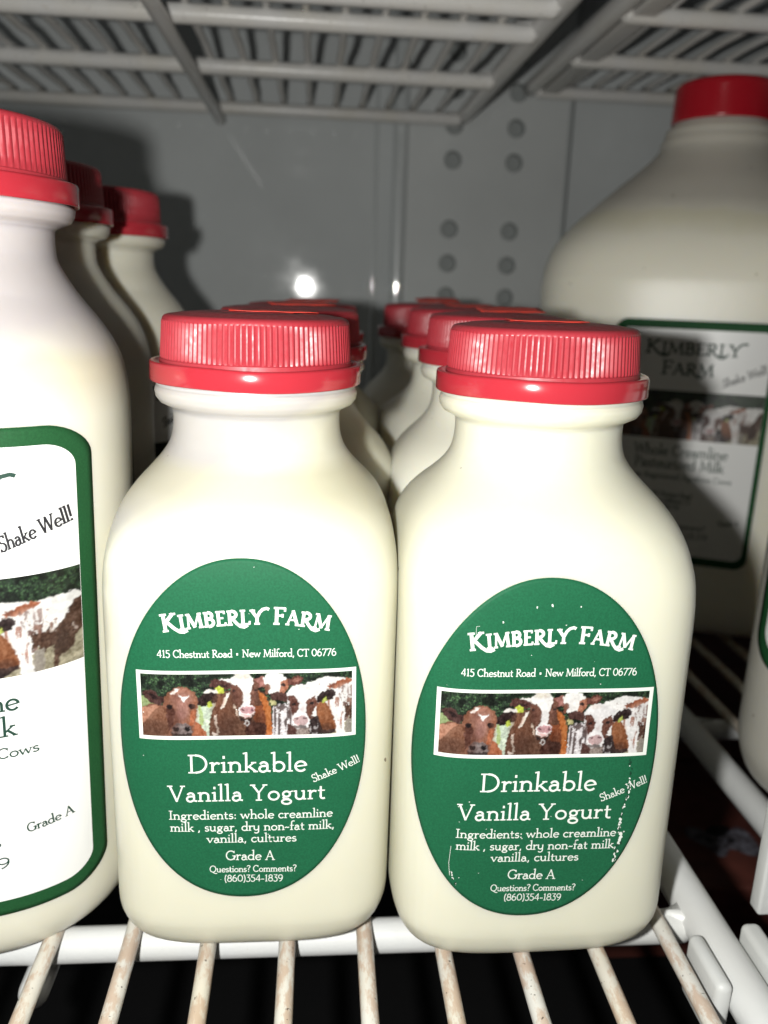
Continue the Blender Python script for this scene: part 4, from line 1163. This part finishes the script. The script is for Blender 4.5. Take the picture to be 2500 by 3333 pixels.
behind(ya, 48.6, 276.8, .2, "yogurt bottle third in the right row, left half of its cap and shoulder showing")
behind(ya, 45.0, 335.0, .0, "yogurt bottle last in the right row, in shadow with an orange sticker on its cap", .0018)

GM = "tall milk bottles along the left edge"
ma = make_milk("tall milk bottle with white label cut off by the left edge, nearest of its row", (-0.0722, 0.1695, 0), (0, math.radians(1.05), 0), GM, seed=4)
ma_body = [c for c in ma.children if c.name.startswith("bottle_body")][0]
full = ma_body.data.copy(); full.materials[0] = M_MILKFULL
def refill(o):
    for c in o.children:
        if c.name.startswith("bottle_body"): c.data = full
mb = copy_tree(ma); refill(mb); mb.location = (-0.0776, 0.232, 0); mb.rotation_euler = (0, 0, .05); mb["label"] = "tall milk bottle in the middle of its row with its cap mostly in shadow"
mc = copy_tree(ma); refill(mc); mc.location = (-0.0738, 0.2935, 0); mc.rotation_euler = (0, 0, .33); mc["label"] = "tall milk bottle farthest back in its row against the grey wall shadow"

make_jug("big milk jug with dark red cap and white cow label behind the scuffed bottle", (0.184, 0.400, -0.020), (0, 0, math.radians(-24.3)), 1.0, (31.8, 36.2, 139.2, 3.6, 5.0))
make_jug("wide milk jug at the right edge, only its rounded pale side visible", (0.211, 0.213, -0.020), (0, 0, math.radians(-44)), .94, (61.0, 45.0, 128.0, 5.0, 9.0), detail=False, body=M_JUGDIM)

# ------------------------------------------------------------------ dark cartons on the shelf below
def mat_carton():
    m = mat("dark_brown_carton", (0.10, 0.022, 0.012), 0.5)
    k = NT(m)
    c = k.mix(k.ramp(k.noise(60.0, 3.0), ((.3, 0.0), (.75, 1.0))), (0.070, 0.020, 0.015), (0.150, 0.044, 0.032))
    k.l(c, k.b.inputs["Base Color"])
    return m
M_CARTON = mat_carton()
M_PATCHW = mat("printed_pale_patch", (0.16, 0.16, 0.19), 0.5)
_k = NT(M_PATCHW)
_k.l(_k.mix(_k.ramp(_k.noise(260.0, 5.0, 0.7), ((.40, 0.0), (.60, 1.0))), (0.045, 0.035, 0.04), (0.19, 0.19, 0.23)), _k.b.inputs["Base Color"])
M_PATCHK = mat("printed_black_patch", (0.006, 0.006, 0.008), 0.5)
def blob(u, v, pts):
    return [(u + a, v + b) for a, b in pts]
def carton(label, lo, hi, marks, group):
    t = thing("carton", label, "carton", (0, 0, 0), (0, 0, 0), group)
    box("carton_body", lo, hi, M_CARTON, t, 1.5)
    verts, faces, fm = [], [], []
    li = 0.15
    for pts, mi in marks:
        s = len(verts); li += .02
        # smooth the outline
        P = [Vector(p) for p in pts]
        for _ in range(2):
            Q = []
            for i in range(len(P)):
                a, b = P[i], P[(i + 1) % len(P)]
                Q += [a * .75 + b * .25, a * .25 + b * .75]
            P = Q
        verts += [(p.x * MM, p.y * MM, (hi[2] + li) * MM) for p in P]
        faces.append(tuple(range(s, s + len(P)))); fm.append(mi)
    mesh_obj("cow_emblem", verts, faces, [M_PATCHW, M_PATCHK], t, False, fm)
    return t
cx, cy = 168, 284
white = [(-9, 11), (-4, 11.5), (0, 7), (5, 5), (10, 8), (14, 11), (17, 8), (17.5, 0), (17, -8), (12, -9), (8, -6), (4, -3), (1, -8), (-3, -9), (-4, -3), (-8, 1), (-11, 5)]
carton("dark brown carton printed with a pale cow mark, lying below the shelf near the clip", (112, 258, -121.8), (214, 346, -90),
       [(blob(cx, cy, white), 0), (blob(cx, cy, [(-2, 8), (4, 12), (12, 11), (9, 7), (4, 4), (0, 5)]), 1), (blob(cx, cy, [(-4, 3.5), (-1, 4), (0, 1.5), (-3, .6)]), 1), (blob(cx, cy, [(5, 2.5), (9, 3), (9.5, .5), (6, 0)]), 1)], "cartons on the floor of the cabinet")
white2 = [(-14, 9), (-6, 8), (2, 11), (8, 6), (10, -2), (4, -9), (-3, -7), (-9, -10), (-15, -3)]
carton("dark brown carton deeper in the cabinet with a faint pale mark, under the wide jugs", (112, 352, -121.8), (330, 520, -92),
       [(blob(202, 372, white2), 0), (blob(200, 374, [(-3, 4), (3, 5), (4, -1), (-2, -2)]), 1)], "cartons on the floor of the cabinet")
